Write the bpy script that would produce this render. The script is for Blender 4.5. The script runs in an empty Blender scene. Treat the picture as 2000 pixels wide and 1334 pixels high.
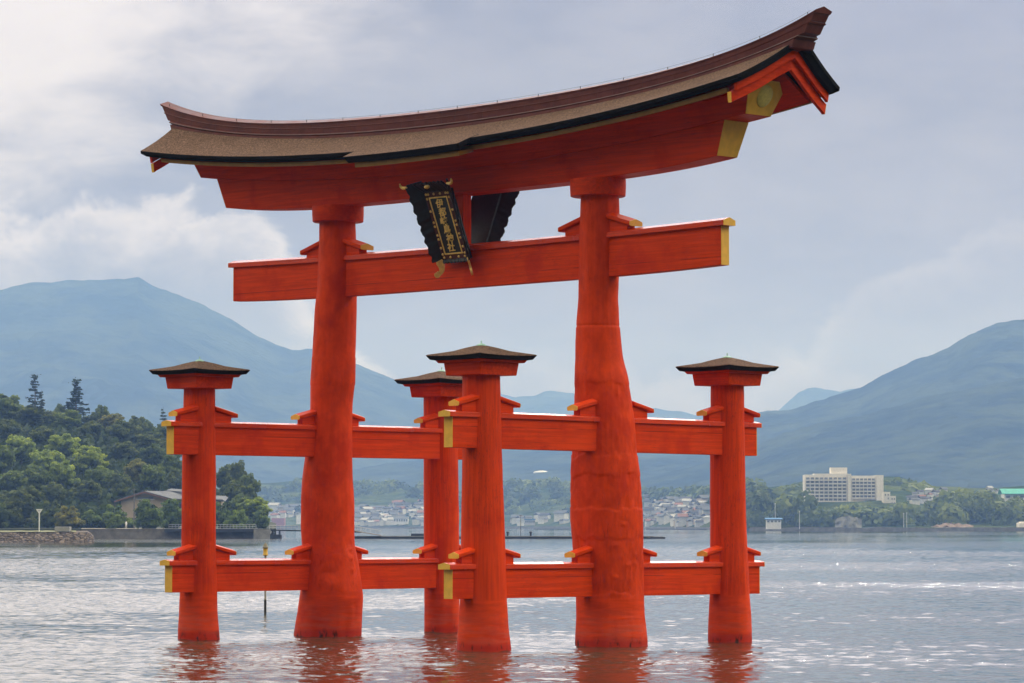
import bpy, math, random
import numpy as np
from mathutils import noise, Vector
rad = math.radians
sc = bpy.context.scene
COL = sc.collection

# ------------------------------------------------------------------ camera
CAM = np.array([64.943, -60.678, 3.008]); YAW = -0.80476; PITCH = 0.054167; FPX = 6622.7
cam = bpy.data.cameras.new('camera'); camo = bpy.data.objects.new('camera', cam); COL.objects.link(camo)
cam.sensor_width = 36.0; cam.lens = FPX / 2000 * 36.0
cam.clip_start = 0.5; cam.clip_end = 30000
camo.location = CAM; camo.rotation_euler = (math.pi / 2 + PITCH, 0, -YAW)
sc.camera = camo

FW = np.array([math.sin(YAW) * math.cos(PITCH), math.cos(YAW) * math.cos(PITCH), math.sin(PITCH)])
RT = np.array([math.cos(YAW), -math.sin(YAW), 0.0]); UP = np.cross(RT, FW)
F2 = np.array([math.sin(YAW), math.cos(YAW), 0.0])
HEAD = YAW
# survey helpers: turn a bearing measured in the photo into a real position on a given plane / distance
def ray(px, py): return FW + RT * (px - 1000) / FPX + UP * (667 - py) / FPX
def on(px, py, ax, val):
    d = ray(px, py); return CAM + d * ((val - CAM[ax]) / d[ax])
def at(px, py, F):
    d = ray(px, py); return CAM + d * (F / (d @ F2))
def W(R, F, z): return CAM * [1, 1, 0] + RT * R + F2 * F + np.array([0, 0, z])
def Rof(px, F): return (px - 1000) / FPX * F
def toRF(p):
    q = np.asarray(p)[..., :2] - CAM[:2]
    return q @ RT[:2], q @ F2[:2]

# ------------------------------------------------------------------ light
SUN_AZ = rad(7)      # right of the viewing direction, beyond the gate
SUN_EL = rad(28)
def dir_from(az, el):
    return math.cos(el) * (F2 * math.cos(az) + RT * math.sin(az)) + np.array([0, 0, math.sin(el)])
SUND = dir_from(SUN_AZ, SUN_EL)
sun = bpy.data.lights.new('sun', 'SUN'); suno = bpy.data.objects.new('sun', sun); COL.objects.link(suno)
sun.energy = .65; sun.angle = rad(1.0); sun.color = (1, 0.96, 0.9)
suno.rotation_euler = Vector(-SUND).to_track_quat('-Z', 'Y').to_euler()

world = bpy.data.worlds.new('World'); sc.world = world; world.use_nodes = True
wt = world.node_tree; wt.nodes.clear()
class NT:
    def __init__(s, t): s.t = t
    def n(s, kind, ins=None, **kw):
        nd = s.t.nodes.new(kind)
        for k, v in kw.items(): setattr(nd, k, v)
        for k, v in (ins or {}).items():
            s.set(nd.inputs[k], v)
        return nd
    def set(s, sock, v):
        if isinstance(v, bpy.types.NodeSocket): s.t.links.new(v, sock)
        elif isinstance(v, bpy.types.Node): s.t.links.new(v.outputs[0], sock)
        else:
            try: sock.default_value = v
            except Exception: sock.default_value = tuple(v) + (1.0,)
    def m(s, op, a, b=None, c=None, clamp=False):
        ins = {0: a}
        if b is not None: ins[1] = b
        if c is not None: ins[2] = c
        return s.n('ShaderNodeMath', ins, operation=op, use_clamp=clamp).outputs[0]
    def ss(s, v, lo, hi, a=0.0, b=1.0):
        return s.n('ShaderNodeMapRange', {0: v, 1: lo, 2: hi, 3: a, 4: b}, interpolation_type='SMOOTHSTEP').outputs[0]
    def lin(s, v, lo, hi, a=0.0, b=1.0):
        return s.n('ShaderNodeMapRange', {0: v, 1: lo, 2: hi, 3: a, 4: b}).outputs[0]
    def mix(s, f, a, b, mode='MIX'):
        nd = s.n('ShaderNodeMix', data_type='RGBA', blend_type=mode)
        s.set(nd.inputs[0], f); s.set(nd.inputs[6], a); s.set(nd.inputs[7], b)
        return nd.outputs[2]
    def map(s, v, sc_=(1, 1, 1), loc=(0, 0, 0), rot=(0, 0, 0)):
        return s.n('ShaderNodeMapping', {0: v, 'Location': loc, 'Rotation': rot, 'Scale': sc_}).outputs[0]
    def noise(s, v, scale=5., detail=4., rough=.55, dist=0., out=0):
        return s.n('ShaderNodeTexNoise', {'Vector': v, 'Scale': scale, 'Detail': detail, 'Roughness': rough, 'Distortion': dist}).outputs[out]
    def dot(s, v, d):
        return s.n('ShaderNodeVectorMath', {0: v, 1: tuple(d)}, operation='DOT_PRODUCT').outputs[1]

def build_world():
    g = NT(wt)
    d = g.n('ShaderNodeTexCoord').outputs['Generated']
    lat = g.dot(d, RT); fwd = g.dot(d, F2); el = g.dot(d, (0, 0, 1))
    sky = g.n('ShaderNodeTexSky', sky_type='NISHITA', sun_disc=False, sun_elevation=SUN_EL,
              sun_rotation=math.atan2(SUND[0], SUND[1]), air_density=1.0, dust_density=2.0)
    loc = g.n('ShaderNodeCombineXYZ', {0: lat, 1: fwd, 2: el}).outputs[0]
    # high layered cloud: broad, soft, drawn out sideways
    n1 = g.noise(g.map(loc, (1, .4, 2.6), (3.1, 0, 1.3)), 9.0, 6, .52, .25)
    n2 = g.noise(g.map(loc, (1, .4, 2.4), (1.7, 2, .4)), 24.0, 7, .55, .25)
    n5 = g.noise(g.map(loc, (1, .3, 3.2), (5.7, 1, 2.4)), 64.0, 6, .58, .25)
    f = g.m('ADD', g.m('MULTIPLY', n1, .52), g.m('ADD', g.m('MULTIPLY', n2, .33), g.m('MULTIPLY', n5, .15)))
    f = g.ss(f, .39, .63)
    col = g.mix(f, (0.440, 0.500, 0.665), (0.715, 0.745, 0.835))
    # thin bright cloud high on the left
    gx = g.m('ADD', g.m('ADD', el, g.m('MULTIPLY', lat, -.55)), g.m('MULTIPLY', g.m('SUBTRACT', n2, .5), .09))
    glow = g.m('MULTIPLY', g.m('MULTIPLY', g.ss(gx, .150, .222), .97), g.ss(el, .22, .34, 1, 0))
    col = g.mix(g.ss(el, .20, .40), col, (1.20, 1.20, 1.12))
    col = g.mix(glow, col, (2.05, 1.98, 1.78))
    # heaped clouds low over the far hills, taller on the left
    n3 = g.noise(g.map(loc, (1, .3, 1.15), (.6, 0, .2)), 26.0, 10, .60, .2)
    n4 = g.noise(g.map(loc, (1, .3, 1.5), (9.6, 0, 4.2)), 80.0, 6, .62, .3)
    def heap(t0, hw, seed, depth, amount, cc):
        nonlocal col
        top = g.n('ShaderNodeFloatCurve', {1: g.lin(lat, -.2, .2)})
        cv = top.mapping.curves[0]
        for k_, (x_, y_) in enumerate(t0):
            if k_ < 2: cv.points[k_].location = (x_ / .4 + .5, y_ * 5)
            else: cv.points.new(x_ / .4 + .5, y_ * 5)
        top.mapping.update()
        nn = g.noise(g.map(loc, (1, .3, 1.2), (seed, 0, seed * .37)), 30.0, 9, .60, .25)
        h = g.m('SUBTRACT', g.m('MULTIPLY', top.outputs[0], .2), el)
        h = g.m('ADD', h, g.m('MULTIPLY', g.m('SUBTRACT', nn, .5), hw))
        h = g.m('ADD', h, g.m('MULTIPLY', g.m('SUBTRACT', n4, .5), .012))
        a_ = g.m('MULTIPLY', g.m('MULTIPLY', g.ss(h, -.001, .0075), g.ss(h, .001, depth, 1.0, .0)), amount)
        a_ = g.m('MULTIPLY', a_, g.ss(n2, .30, .58, .55, 1.0))
        col = g.mix(a_, col, cc)
        sh = g.m('MULTIPLY', g.m('MULTIPLY', g.ss(h, .004, .022), g.ss(h, .03, .075, 1, 0)), .30 * amount)
        col = g.mix(sh, col, (.50, .56, .70))
    heap([(-.2, .085), (-.15, .090), (-.12, .094), (-.09, .098), (-.06, .074), (-.04, .050), (.0, .034), (.2, .02)], .050, 1.3, .034, 1.0, (1.85, 1.79, 1.66))
    heap([(-.2, .02), (-.04, .03), (-.01, .052), (.04, .048), (.07, .044), (.10, .070), (.13, .088), (.2, .095)], .046, 4.9, .026, .42, (1.62, 1.57, 1.45))
    heap([(-.2, .03), (-.1, .06), (-.05, .05), (.0, .036), (.05, .046), (.075, .052), (.10, .045), (.2, .045)], .036, 7.7, .020, .30, (1.62, 1.57, 1.45))
    # paler air low down
    col = g.mix(g.ss(el, .0, .055, .4, 0), col, (0.70, 0.75, 0.84))
    # brighter overhead and round the veiled sun
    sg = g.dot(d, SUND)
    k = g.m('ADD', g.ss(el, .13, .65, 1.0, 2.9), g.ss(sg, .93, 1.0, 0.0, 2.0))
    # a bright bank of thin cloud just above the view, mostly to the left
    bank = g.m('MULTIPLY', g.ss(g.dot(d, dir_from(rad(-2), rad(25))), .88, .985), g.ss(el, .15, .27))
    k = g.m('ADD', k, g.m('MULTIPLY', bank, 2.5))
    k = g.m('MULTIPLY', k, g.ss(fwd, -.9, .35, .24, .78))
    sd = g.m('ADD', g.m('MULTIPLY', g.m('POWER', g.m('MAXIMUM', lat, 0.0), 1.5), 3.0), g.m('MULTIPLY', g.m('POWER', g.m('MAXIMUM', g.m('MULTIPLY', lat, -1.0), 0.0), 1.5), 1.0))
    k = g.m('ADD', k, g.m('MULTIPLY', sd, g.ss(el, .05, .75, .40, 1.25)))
    # sky darkened low behind the viewer, standing in for the wooded island there
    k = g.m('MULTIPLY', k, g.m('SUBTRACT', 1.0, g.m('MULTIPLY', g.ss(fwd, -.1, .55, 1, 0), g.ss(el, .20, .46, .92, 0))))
    lowt = g.mix(g.ss(el, .02, .13), (.475, .495, .735), (.555, .555, .695))
    lowt = g.mix(1.0, lowt, g.mix(g.lin(lat, -.13, .13), (1.10, 1.09, 1.07), (.93, .94, .97)), 'MULTIPLY')
    col = g.mix(1.0, col, g.mix(g.ss(fwd, .35, .85), (1.04, 1.0, .93), lowt), 'MULTIPLY')
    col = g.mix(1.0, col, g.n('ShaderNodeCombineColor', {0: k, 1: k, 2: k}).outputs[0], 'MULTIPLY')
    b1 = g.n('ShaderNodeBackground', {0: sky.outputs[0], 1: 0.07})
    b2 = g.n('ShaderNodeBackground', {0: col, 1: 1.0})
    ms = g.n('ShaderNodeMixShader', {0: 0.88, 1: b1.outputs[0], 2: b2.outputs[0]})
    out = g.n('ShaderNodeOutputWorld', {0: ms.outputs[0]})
    world.cycles.sampling_method = 'MANUAL'; world.cycles.sample_map_resolution = 512
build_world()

sc.view_settings.view_transform = 'Standard'; sc.view_settings.look = 'None'
sc.view_settings.exposure = -0.20; sc.view_settings.gamma = 1.0; sc.view_settings.use_curve_mapping = False
sc.render.engine = 'CYCLES'
sc.cycles.use_denoising = True
sc.cycles.max_bounces = 6; sc.cycles.volume_bounces = 1
sc.cycles.use_adaptive_sampling = False

# ------------------------------------------------------------------ mesh helpers
class MB:
    def __init__(s): s.v = []; s.f = []; s.mi = []; s.cur = 0
    def add(s, vs, fs):
        b = len(s.v); s.v += [tuple(map(float, p)) for p in vs]
        for q in fs: s.f.append(tuple(b + i for i in q)); s.mi.append(s.cur)
    def loft(s, secs, closed=True, caps=True):
        n = len(secs[0]); vs = [p for q in secs for p in q]; fs = []
        for i in range(len(secs) - 1):
            for j in range(n if closed else n - 1):
                k = (j + 1) % n
                fs.append((i * n + j, i * n + k, (i + 1) * n + k, (i + 1) * n + j))
        if caps:
            fs.append(tuple(range(n))[::-1]); fs.append(tuple((len(secs) - 1) * n + j for j in range(n)))
        s.add(vs, fs)
    def box(s, x0, x1, y0, y1, z0, z1):
        s.loft([[(x0, y0, z0), (x1, y0, z0), (x1, y1, z0), (x0, y1, z0)], [(x0, y0, z1), (x1, y0, z1), (x1, y1, z1), (x0, y1, z1)]])
    def obox(s, p, ax, ay, l, w, h):
        """box centred on p at its base; ax/ay horizontal unit axes"""
        p = np.array(p); a = np.array(ax) * l / 2; b = np.array(ay) * w / 2; z = np.array([0, 0, h])
        q = [p - a - b, p + a - b, p + a + b, p - a + b]
        s.loft([q, [k + z for k in q]])
    def tube(s, pts, r, n=8, caps=True):
        pts = [np.array(p, float) for p in pts]; rr = r if hasattr(r, '__len__') else [r] * len(pts)
        secs = []
        for i, p in enumerate(pts):
            t = pts[min(i + 1, len(pts) - 1)] - pts[max(i - 1, 0)]; t = t / (np.linalg.norm(t) + 1e-12)
            u = np.cross(t, [0, 0, 1.0])
            if np.linalg.norm(u) < 1e-3: u = np.cross(t, [0, 1.0, 0])
            u = u / np.linalg.norm(u); w = np.cross(u, t)
            secs.append([p + rr[i] * (math.cos(2 * math.pi * j / n) * u + math.sin(2 * math.pi * j / n) * w) for j in range(n)])
        s.loft(secs, True, caps)
    def lathe(s, c, prof, n=16):
        c = np.array(c, float)
        s.loft([[c + np.array([r * math.cos(2 * math.pi * j / n), r * math.sin(2 * math.pi * j / n), z]) for j in range(n)] for r, z in prof])
    def build(s, name, mat, parent=None, smooth=None, bevel=0, fixn=True):
        me = bpy.data.meshes.new(name); me.from_pydata(s.v, [], s.f); 
        for m_ in (mat if isinstance(mat, (list, tuple)) else [mat]): me.materials.append(m_)
        if any(s.mi): me.polygons.foreach_set('material_index', s.mi)
        if fixn:
            import bmesh
            bm = bmesh.new(); bm.from_mesh(me); bmesh.ops.recalc_face_normals(bm, faces=bm.faces); bm.to_mesh(me); bm.free()
        if smooth is not None:
            me.polygons.foreach_set('use_smooth', [True] * len(me.polygons)); me.set_sharp_from_angle(angle=rad(smooth))
        me.update()
        o = bpy.data.objects.new(name, me); COL.objects.link(o)
        if parent is not None: o.parent = parent
        if bevel:
            b = o.modifiers.new('bevel', 'BEVEL'); b.width = bevel; b.segments = 2; b.limit_method = 'ANGLE'; b.angle_limit = rad(35)
        return o
def empty(name, loc=(0, 0, 0)):
    o = bpy.data.objects.new(name, None); COL.objects.link(o); o.location = loc; o.empty_display_size = .5
    return o
def tag(o, label=None, cat=None, group=None, kind=None):
    if label: o['label'] = label
    if cat: o['category'] = cat
    if group: o['group'] = group
    if kind: o['kind'] = kind
    return o
def copy_tree(o, parent=None):
    c = o.copy(); COL.objects.link(c)
    if parent is not None: c.parent = parent
    for ch in list(o.children): copy_tree(ch, c)
    return c

# ------------------------------------------------------------------ materials
def mat(name):
    m = bpy.data.materials.new(name); m.use_nodes = True; t = m.node_tree; t.nodes.clear()
    g = NT(t); p = g.n('ShaderNodeBsdfPrincipled'); o = g.n('ShaderNodeOutputMaterial', {0: p.outputs[0]})
    return m, g, p
def simple(name, c, rough=.6, var=.15, scale=3., metal=0., bump=0., spec=.5):
    m, g, p = mat(name)
    co = g.n('ShaderNodeTexCoord').outputs['Object']
    n = g.noise(co, scale, 5, .6)
    dark = tuple(x * (1 - var) for x in c); lite = tuple(min(1, x * (1 + var)) for x in c)
    g.set(p.inputs['Base Color'], g.mix(g.ss(n, .3, .7), dark, lite))
    p.inputs['Roughness'].default_value = rough; p.inputs['Metallic'].default_value = metal
    p.inputs['Specular IOR Level'].default_value = spec
    if bump:
        g.set(p.inputs['Normal'], g.n('ShaderNodeBump', {'Strength': bump, 'Distance': .02, 'Height': n}).outputs[0])
    return m
def paint(name, axis, pillar=False, carved=False, gloss=0.):
    m, g, p = mat(name)
    co = g.n('ShaderNodeTexCoord').outputs['Object']
    st = {'x': (.35, 9, 9), 'y': (9, .35, 9), 'z': (8, 8, .35)}[axis]
    gr = g.noise(g.map(co, st), 1.6, 6, .62, .15)
    if carved:
        lump = g.noise(g.map(co, (1.6, 1.6, 1.1)), 2.4, 6, .6, .3); gr = g.m('ADD', g.m('MULTIPLY', gr, .30), g.m('MULTIPLY', lump, .70))
    fine = g.noise(g.map(co, tuple(4 * x for x in st)), 2.2, 4, .6)
    blot = g.noise(co, .9, 5, .6)
    if pillar:
        zf = g.n('ShaderNodeSeparateXYZ', {0: co}).outputs[2]; foot = g.ss(zf, 1.15, 1.30, 1, 0)
        gr = g.n('ShaderNodeMix', {0: foot, 2: gr, 3: g.noise(g.map(co, (.8, .8, 5)), 1.4, 6, .6, .4)}).outputs[0]
    base = g.mix(g.ss(gr, .32, .68), (.575, .0390, .0020), (.770, .0590, .0045))
    base = g.mix(g.m('MULTIPLY', g.ss(blot, .50, .70), .6), base, (.47, .020, .003))
    # thin weather checks along the grain
    cr = g.noise(g.map(co, tuple(1.9 * x for x in st), (4, 7, 2)), 1.7, 3, .5)
    ck = g.m('MULTIPLY', g.ss(g.m('ABSOLUTE', g.m('SUBTRACT', cr, .5)), .0, .012, 1, 0), g.ss(g.noise(co, .55, 3, .5), .44, .56))
    if pillar: ck = g.m('MULTIPLY', ck, g.m('SUBTRACT', 1.0, foot))
    base = g.mix(g.m('MULTIPLY', ck, (.5 if carved else 1.0) if pillar else .7), base, (.20, .014, .008))
    if axis != 'z':      # seams between the planks that make up the beams
        sz = g.n('ShaderNodeSeparateXYZ', {0: co}).outputs[2]
        for zz in ((5.38, 1.745) if axis == 'y' else (9.52,)):
            sm = g.m('MULTIPLY', g.ss(g.m('ABSOLUTE', g.m('SUBTRACT', sz, zz)), .004, .014, 1, 0), g.ss(g.noise(co, .8, 2, .5), .38, .55))
            base = g.mix(g.m('MULTIPLY', sm, .7), base, (.16, .010, .005))
    rough = g.lin(blot, .3, .7, .42, .58)
    if pillar:
        z = g.n('ShaderNodeSeparateXYZ', {0: co}).outputs[2]
        streak = g.noise(g.map(co, (.9, .9, 7)), 1.5, 5, .6, .3)
        # salt-bleached foot washed by the tide, then a wet red rim with dark growth at the water line
        wash = g.m('MULTIPLY', g.ss(g.m('ADD', z, g.m('MULTIPLY', g.m('SUBTRACT', streak, .5), .35)), .25, 1.35, 1, 0), g.ss(streak, .35, .72))
        base = g.mix(g.m('MULTIPLY', wash, .6), base, (.50, .095, .060))
        wet = g.ss(g.m('ADD', z, g.m('MULTIPLY', g.m('SUBTRACT', blot, .5), .25)), .10, .30, 1, 0)
        base = g.mix(g.m('MULTIPLY', wet, .7), base, (.40, .020, .012))
        alg = g.m('MULTIPLY', g.ss(z, .03, .30, 1, 0), g.ss(g.noise(g.map(co, (3.2, 3.2, 1.2)), 1.8, 5, .7), .53, .63))
        base = g.mix(g.m('MULTIPLY', alg, .9), base, (.03, .018, .013))
    g.set(p.inputs['Base Color'], base); g.set(p.inputs['Roughness'], rough)
    p.inputs['Specular IOR Level'].default_value = max(.05, gloss)
    if gloss: rough = g.lin(blot, .3, .7, .18, .30)
    g.set(p.inputs['Roughness'], rough)
    h = g.m('ADD', g.m('MULTIPLY', gr, .7), g.m('MULTIPLY', fine, .3))
    h = g.m('SUBTRACT', h, g.m('MULTIPLY', ck, .8))
    g.set(p.inputs['Normal'], g.n('ShaderNodeBump', {'Strength': (.9 if carved else .6) if pillar else .28, 'Distance': .02, 'Height': h}).outputs[0])
    return m
RED_X = paint('vermilion paint along x', 'x'); RED_Y = paint('vermilion paint along y', 'y'); RED_Z = paint('vermilion pillar paint', 'z', True); RED_M = paint('vermilion trunk paint', 'z', True, True)
COP_X = paint('glossy coping paint along x', 'x', gloss=.26); COP_Y = paint('glossy coping paint along y', 'y', gloss=.26)
def thatch_mat():
    m, g, p = mat('cypress bark thatch')
    co = g.n('ShaderNodeTexCoord').outputs['Object']
    a = g.noise(co, 17, 5, .75); b = g.noise(co, 1.1, 5, .6); c = g.n('ShaderNodeTexVoronoi', {'Vector': g.map(co, (1, 1, 1.6)), 'Scale': 26.}).outputs[0]
    f = g.m('ADD', g.m('MULTIPLY', a, .75), g.m('MULTIPLY', c, .35))
    col = g.mix(g.ss(f, .36, .72), (.042, .025, .018), (.195, .118, .082))
    col = g.mix(g.m('MULTIPLY', g.ss(b, .45, .72), .4), col, (.070, .042, .030))
    g.set(p.inputs['Base Color'], col); p.inputs['Roughness'].default_value = .9; p.inputs['Specular IOR Level'].default_value = .04
    g.set(p.inputs['Normal'], g.n('ShaderNodeBump', {'Strength': .8, 'Distance': .03, 'Height': f}).outputs[0])
    return m
THATCH = thatch_mat()
BLACKTHATCH = simple('dark thatch edge', (.011, .010, .010), .95, .5, 30, bump=.8, spec=.15)
def copper_mat():
    m, g, p = mat('maroon copper cladding')
    co = g.n('ShaderNodeTexCoord').outputs['Object']
    x = g.n('ShaderNodeSeparateXYZ', {0: co}).outputs[0]
    b = g.noise(co, 2.2, 6, .65, .3)
    seam = g.ss(g.m('ABSOLUTE', g.m('SUBTRACT', g.m('FRACT', g.m('MULTIPLY', x, 1.9)), .5)), .476, .492)
    col = g.mix(g.ss(b, .3, .7), (.090, .018, .014), (.150, .038, .030))
    col = g.mix(g.m('MULTIPLY', g.ss(g.noise(g.map(co, (1, 4, 9)), 1.6, 5, .7), .58, .75), .35), col, (.20, .12, .12))
    col = g.mix(g.m('MULTIPLY', seam, .4), col, (.03, .009, .008))
    g.set(p.inputs['Base Color'], col); p.inputs['Specular IOR Level'].default_value = .25; g.set(p.inputs['Roughness'], g.lin(b, .3, .7, .4, .6))
    g.set(p.inputs['Normal'], g.n('ShaderNodeBump', {'Strength': .35, 'Distance': .02, 'Height': g.m('SUBTRACT', b, seam)}).outputs[0])
    return m
COPPER = copper_mat(); LIP = simple('pale copper lip', (.21, .12, .11), .5, .2, 4)  # lips in a paler tone than the ridge courses
GOLDP = simple('ochre yellow paint', (.76, .41, .035), .55, .10, 5, bump=.1)
OCHRE = simple('ochre board', (.34, .17, .022), .6, .15, 4)
GOLD = simple('gilt metal', (.88, .58, .17), .38, .18, 9, metal=.25, bump=.1)
DISC = simple('worn gilt disc', (.62, .50, .13), .42, .12, 14, metal=.45, bump=.15)
BLACK = simple('black lacquer', (.008, .009, .012), .5, .4, 9, bump=.5)
PANEL = simple('black panel lacquer', (.006, .007, .009), .42, .3, 5)
BROWNRED = simple('dark red border lacquer', (.075, .012, .008), .5, .2, 6)
VERDI = simple('pale verdigris', (.30, .52, .42), .6, .15, 12)
WIRE = simple('dark wire', (.05, .05, .055), .5, .1)

# ------------------------------------------------------------------ the gate
gate = tag(empty('torii_gate'), 'huge vermilion wooden shrine gate with upswept thatched roof standing in the sea', 'shrine gate')
T12 = lambda x: x / 12.0
zR = lambda x: 13.425 + .77 * T12(x) ** 2 + .261 * T12(x) ** 4            # roof top where it meets the ridge (|y| .42)
zE = lambda x: 12.850 + .755 * T12(x) ** 2 + .108 * T12(x) ** 4           # eave edge (|y| 1.82)
zT = lambda x: 13.99 + .539 * T12(x) ** 2 + .277 * T12(x) ** 4 + .265 * T12(x) ** 6   # ridge top
zSB = lambda x: 11.685 + .72 * T12(x) ** 4                                # lower lintel underside
zST = lambda x: 12.296 + .771 * T12(x) ** 2                               # lower lintel top
zNB = lambda x: 9.226 + .095 * (x / 9.33) ** 4
zNC = lambda x: 10.182 + .155 * T12(x) ** 2

def fbm(x, y, z, s): return noise.fractal(Vector((x * s, y * s, z * s)), 1.0, 2.0, 4)

def pillar(name, sil, y0, top_z, rows, cols, feats, parent, seed, carve=None):
    """tree-trunk pillar lofted through measured widths; axis leans only within the plane of the gate"""
    P = []
    for py, xl, xr in sil:
        c = on((xl + xr) / 2, py, 1, y0); dist = (c - CAM) @ FW
        P.append((c[2], c[0], (xr - xl) / 2 * dist / FPX))
    P.sort(); z_, x_, r_ = map(np.array, zip(*P))
    zs = np.concatenate([[-1.2, -.5], np.linspace(-.1, top_z, rows)])
    th = np.linspace(0, 2 * math.pi, cols, endpoint=False)
    # smoothed interpolation
    def interp(z, v):
        acc = 0; w = 0
        for k in range(-3, 4):
            ww = math.exp(-k * k / 4.); acc += ww * np.interp(z + k * .06, z_, v); w += ww
        return acc / w
    vang = math.atan2(CAM[1] - y0, CAM[0] - x_[0])      # towards the viewer
    secs = []
    for z in zs:
        cx, r = interp(z, x_), interp(z, r_)
        sec = []
        for t in th:
            dx, dy = math.cos(t), math.sin(t)
            rel = (t - vang + math.pi) % (2 * math.pi) - math.pi
            edge = abs(math.sin(rel))
            d = .045 * r * fbm(dx * 1.2 + seed, dy * 1.2, z * .22, 1.0) * (1 - edge ** 6)
            d += .006 * fbm(dx * 3 + seed, dy * 3, z * 1.3, 1.6)
            for (fz, frel, amp, wz, wt) in feats:
                q = ((z - fz) / wz) ** 2 + ((rel - frel) * r / wt) ** 2
                if q < 9: d += amp * math.exp(-q)
            if carve: d += carve(z, rel, r, t)
            sec.append((cx + (r + d) * dx, y0 + (r + d) * dy, z))
        secs.append(sec)
    mb = MB(); mb.loft(secs)
    return mb.build(name, RED_M if carve else RED_Z, parent, smooth=55, fixn=False), (lambda z: (interp(z, x_), interp(z, r_)))

silL = [(432, 624, 694), (500, 622, 697), (560, 620, 697), (600, 615, 697), (690, 610, 694.5), (752, 606.3, 693), (790, 606, 688.5), (830, 604, 687.5),
        (890, 596, 688), (940, 589.7, 689), (980, 588, 692.3), (1030, 587.3, 692.3), (1062, 589.5, 692), (1087, 592, 698), (1120, 591, 703),
        (1155, 586.7, 708.3), (1165, 585, 709.5), (1190, 581.7, 708), (1210, 578, 707), (1241, 572.8, 706)]
silR = [(385, 1134, 1209), (403, 1133, 1210.4), (470, 1131, 1210.2), (540, 1130, 1209.3), (585, 1129, 1207.7), (630, 1125, 1210), (666, 1123.7, 1213),
        (697, 1123.3, 1216.7), (707, 1123, 1218.6), (735, 1122, 1227), (785, 1120.4, 1235), (824, 1118.5, 1240.4), (890, 1115.5, 1245.5), (930, 1114, 1251),
        (980, 1113.5, 1255), (1015, 1113.8, 1256), (1030, 1115.5, 1256.5), (1060, 1117.3, 1257), (1100, 1120, 1258), (1160, 1125, 1258), (1200, 1125, 1259),
        (1227, 1124.2, 1262.5), (1250, 1123, 1265), (1264, 1123, 1265.3)]
sleeves = [  # x sign, y sign, silhouette
    (-1, -1, [(760, 359, 420), (890, 356, 421.5), (1000, 355, 421.5), (1080, 354.3, 421.7), (1157, 351.4, 424), (1200, 349.6, 425), (1230, 347.7, 427.7), (1249, 347, 429.3)]),
    (1, -1, [(732, 903, 976.8), (880, 903, 980.3), (1000, 901, 984.6), (1170, 898.5, 990), (1220, 895.5, 992.7), (1240, 893.6, 995), (1268, 892.3, 999)]),
    (-1, 1, [(780, 827.3, 894), (890, 827.3, 894.5), (1000, 827.5, 896.5), (1150, 828.7, 897), (1225, 828.7, 898), (1232, 828, 898.5)]),
    (1, 1, [(755, 1388, 1453), (890, 1386.8, 1455), (1017, 1387.1, 1457.3), (1165, 1386.2, 1464.5), (1200, 1383.8, 1467), (1253, 1382.6, 1469)])]

def feat_at(px, py, xl, xr, y0, amp, wz, wt):
    c = on((xl + xr) / 2, py, 1, y0)
    s_ = max(-.98, min(.98, (px - (xl + xr) / 2) / ((xr - xl) / 2)))
    return (c[2], math.asin(s_), amp, wz, wt)
def carveR(z, rel, r, t):
    wob = .04 * math.sin(rel * 5.0 + z) + .02 * math.sin(rel * 13 + 1.3) + .11 * noise.noise(Vector((rel * 4, z * .5, 3.3)))
    d = 0
    rough = 0
    for zt, zb in ((4.65, 4.30), (3.45, 2.62)):     # smooth patches, proud of the carved bark
        pass
    # bands of carved grain between smooth repairs (top z, bottom z)
    for zt, zb in ((6.6, 4.72), (4.28, 3.40), (2.72, 1.30)):
        w = wob if zt < 6 else wob * 1.5
        m = min(1, max(0, (zt + w - z) / .035)) * min(1, max(0, (z - zb - .6 * w) / .035))
        rough = max(rough, m)
    g1 = noise.noise(Vector((math.cos(t) * r * 15, math.sin(t) * r * 15, z * 1.6)))
    g2 = noise.noise(Vector((math.cos(t) * r * 30 + 4, math.sin(t) * r * 30, z * 5.5)))
    d -= rough * .017
    d += rough * (.022 * g1 + .013 * g2)
    if abs(z - 8.02) < .03: d -= .012
    if z > 8.02: d -= .006
    return d
def carveL(z, rel, r, t):
    d = 0
    if abs(z - 7.62) < .022: d -= .010
    if abs(z - 6.80) < .022: d -= .010
    if 6.8 < z < 7.62: d += .008
    if abs(z - 4.30 - .03 * math.sin(rel * 3)) < .02 and abs(rel) < .6: d -= .008
    b = max(0, 1 - ((z - 2.4) / .75) ** 2)
    d += b * .012 * noise.noise(Vector((math.cos(t) * r * 9, math.sin(t) * r * 9, z * 4)))
    return d
fR = [feat_at(1202, 1064, 1117, 1257, 0, 0.035, .05, 0.045), feat_at(1213, 1087, 1119, 1258, 0, 0.025, .045, 0.041), feat_at(1203, 1127, 1122, 1258, 0, 0.040, .055, 0.054),
      feat_at(1230, 1104, 1120, 1258, 0, 0.030, .06, 0.054), feat_at(1241, 1100, 1120, 1258, 0, 0.025, .05, 0.045), feat_at(1243, 1083, 1119, 1258, 0, 0.025, .05, 0.045),
      feat_at(1217, 1024, 1114, 1256, 0, 0.035, .05, 0.063), feat_at(1208, 898, 1115, 1246, 0, 0.025, .05, 0.045), feat_at(1200, 888, 1115, 1246, 0, 0.020, .04, 0.036),
      feat_at(1177, 826, 1118, 1240, 0, 0.015, .03, 0.027), feat_at(1232, 1140, 1125, 1258, 0, -0.015, .08, 0.108)]
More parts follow.
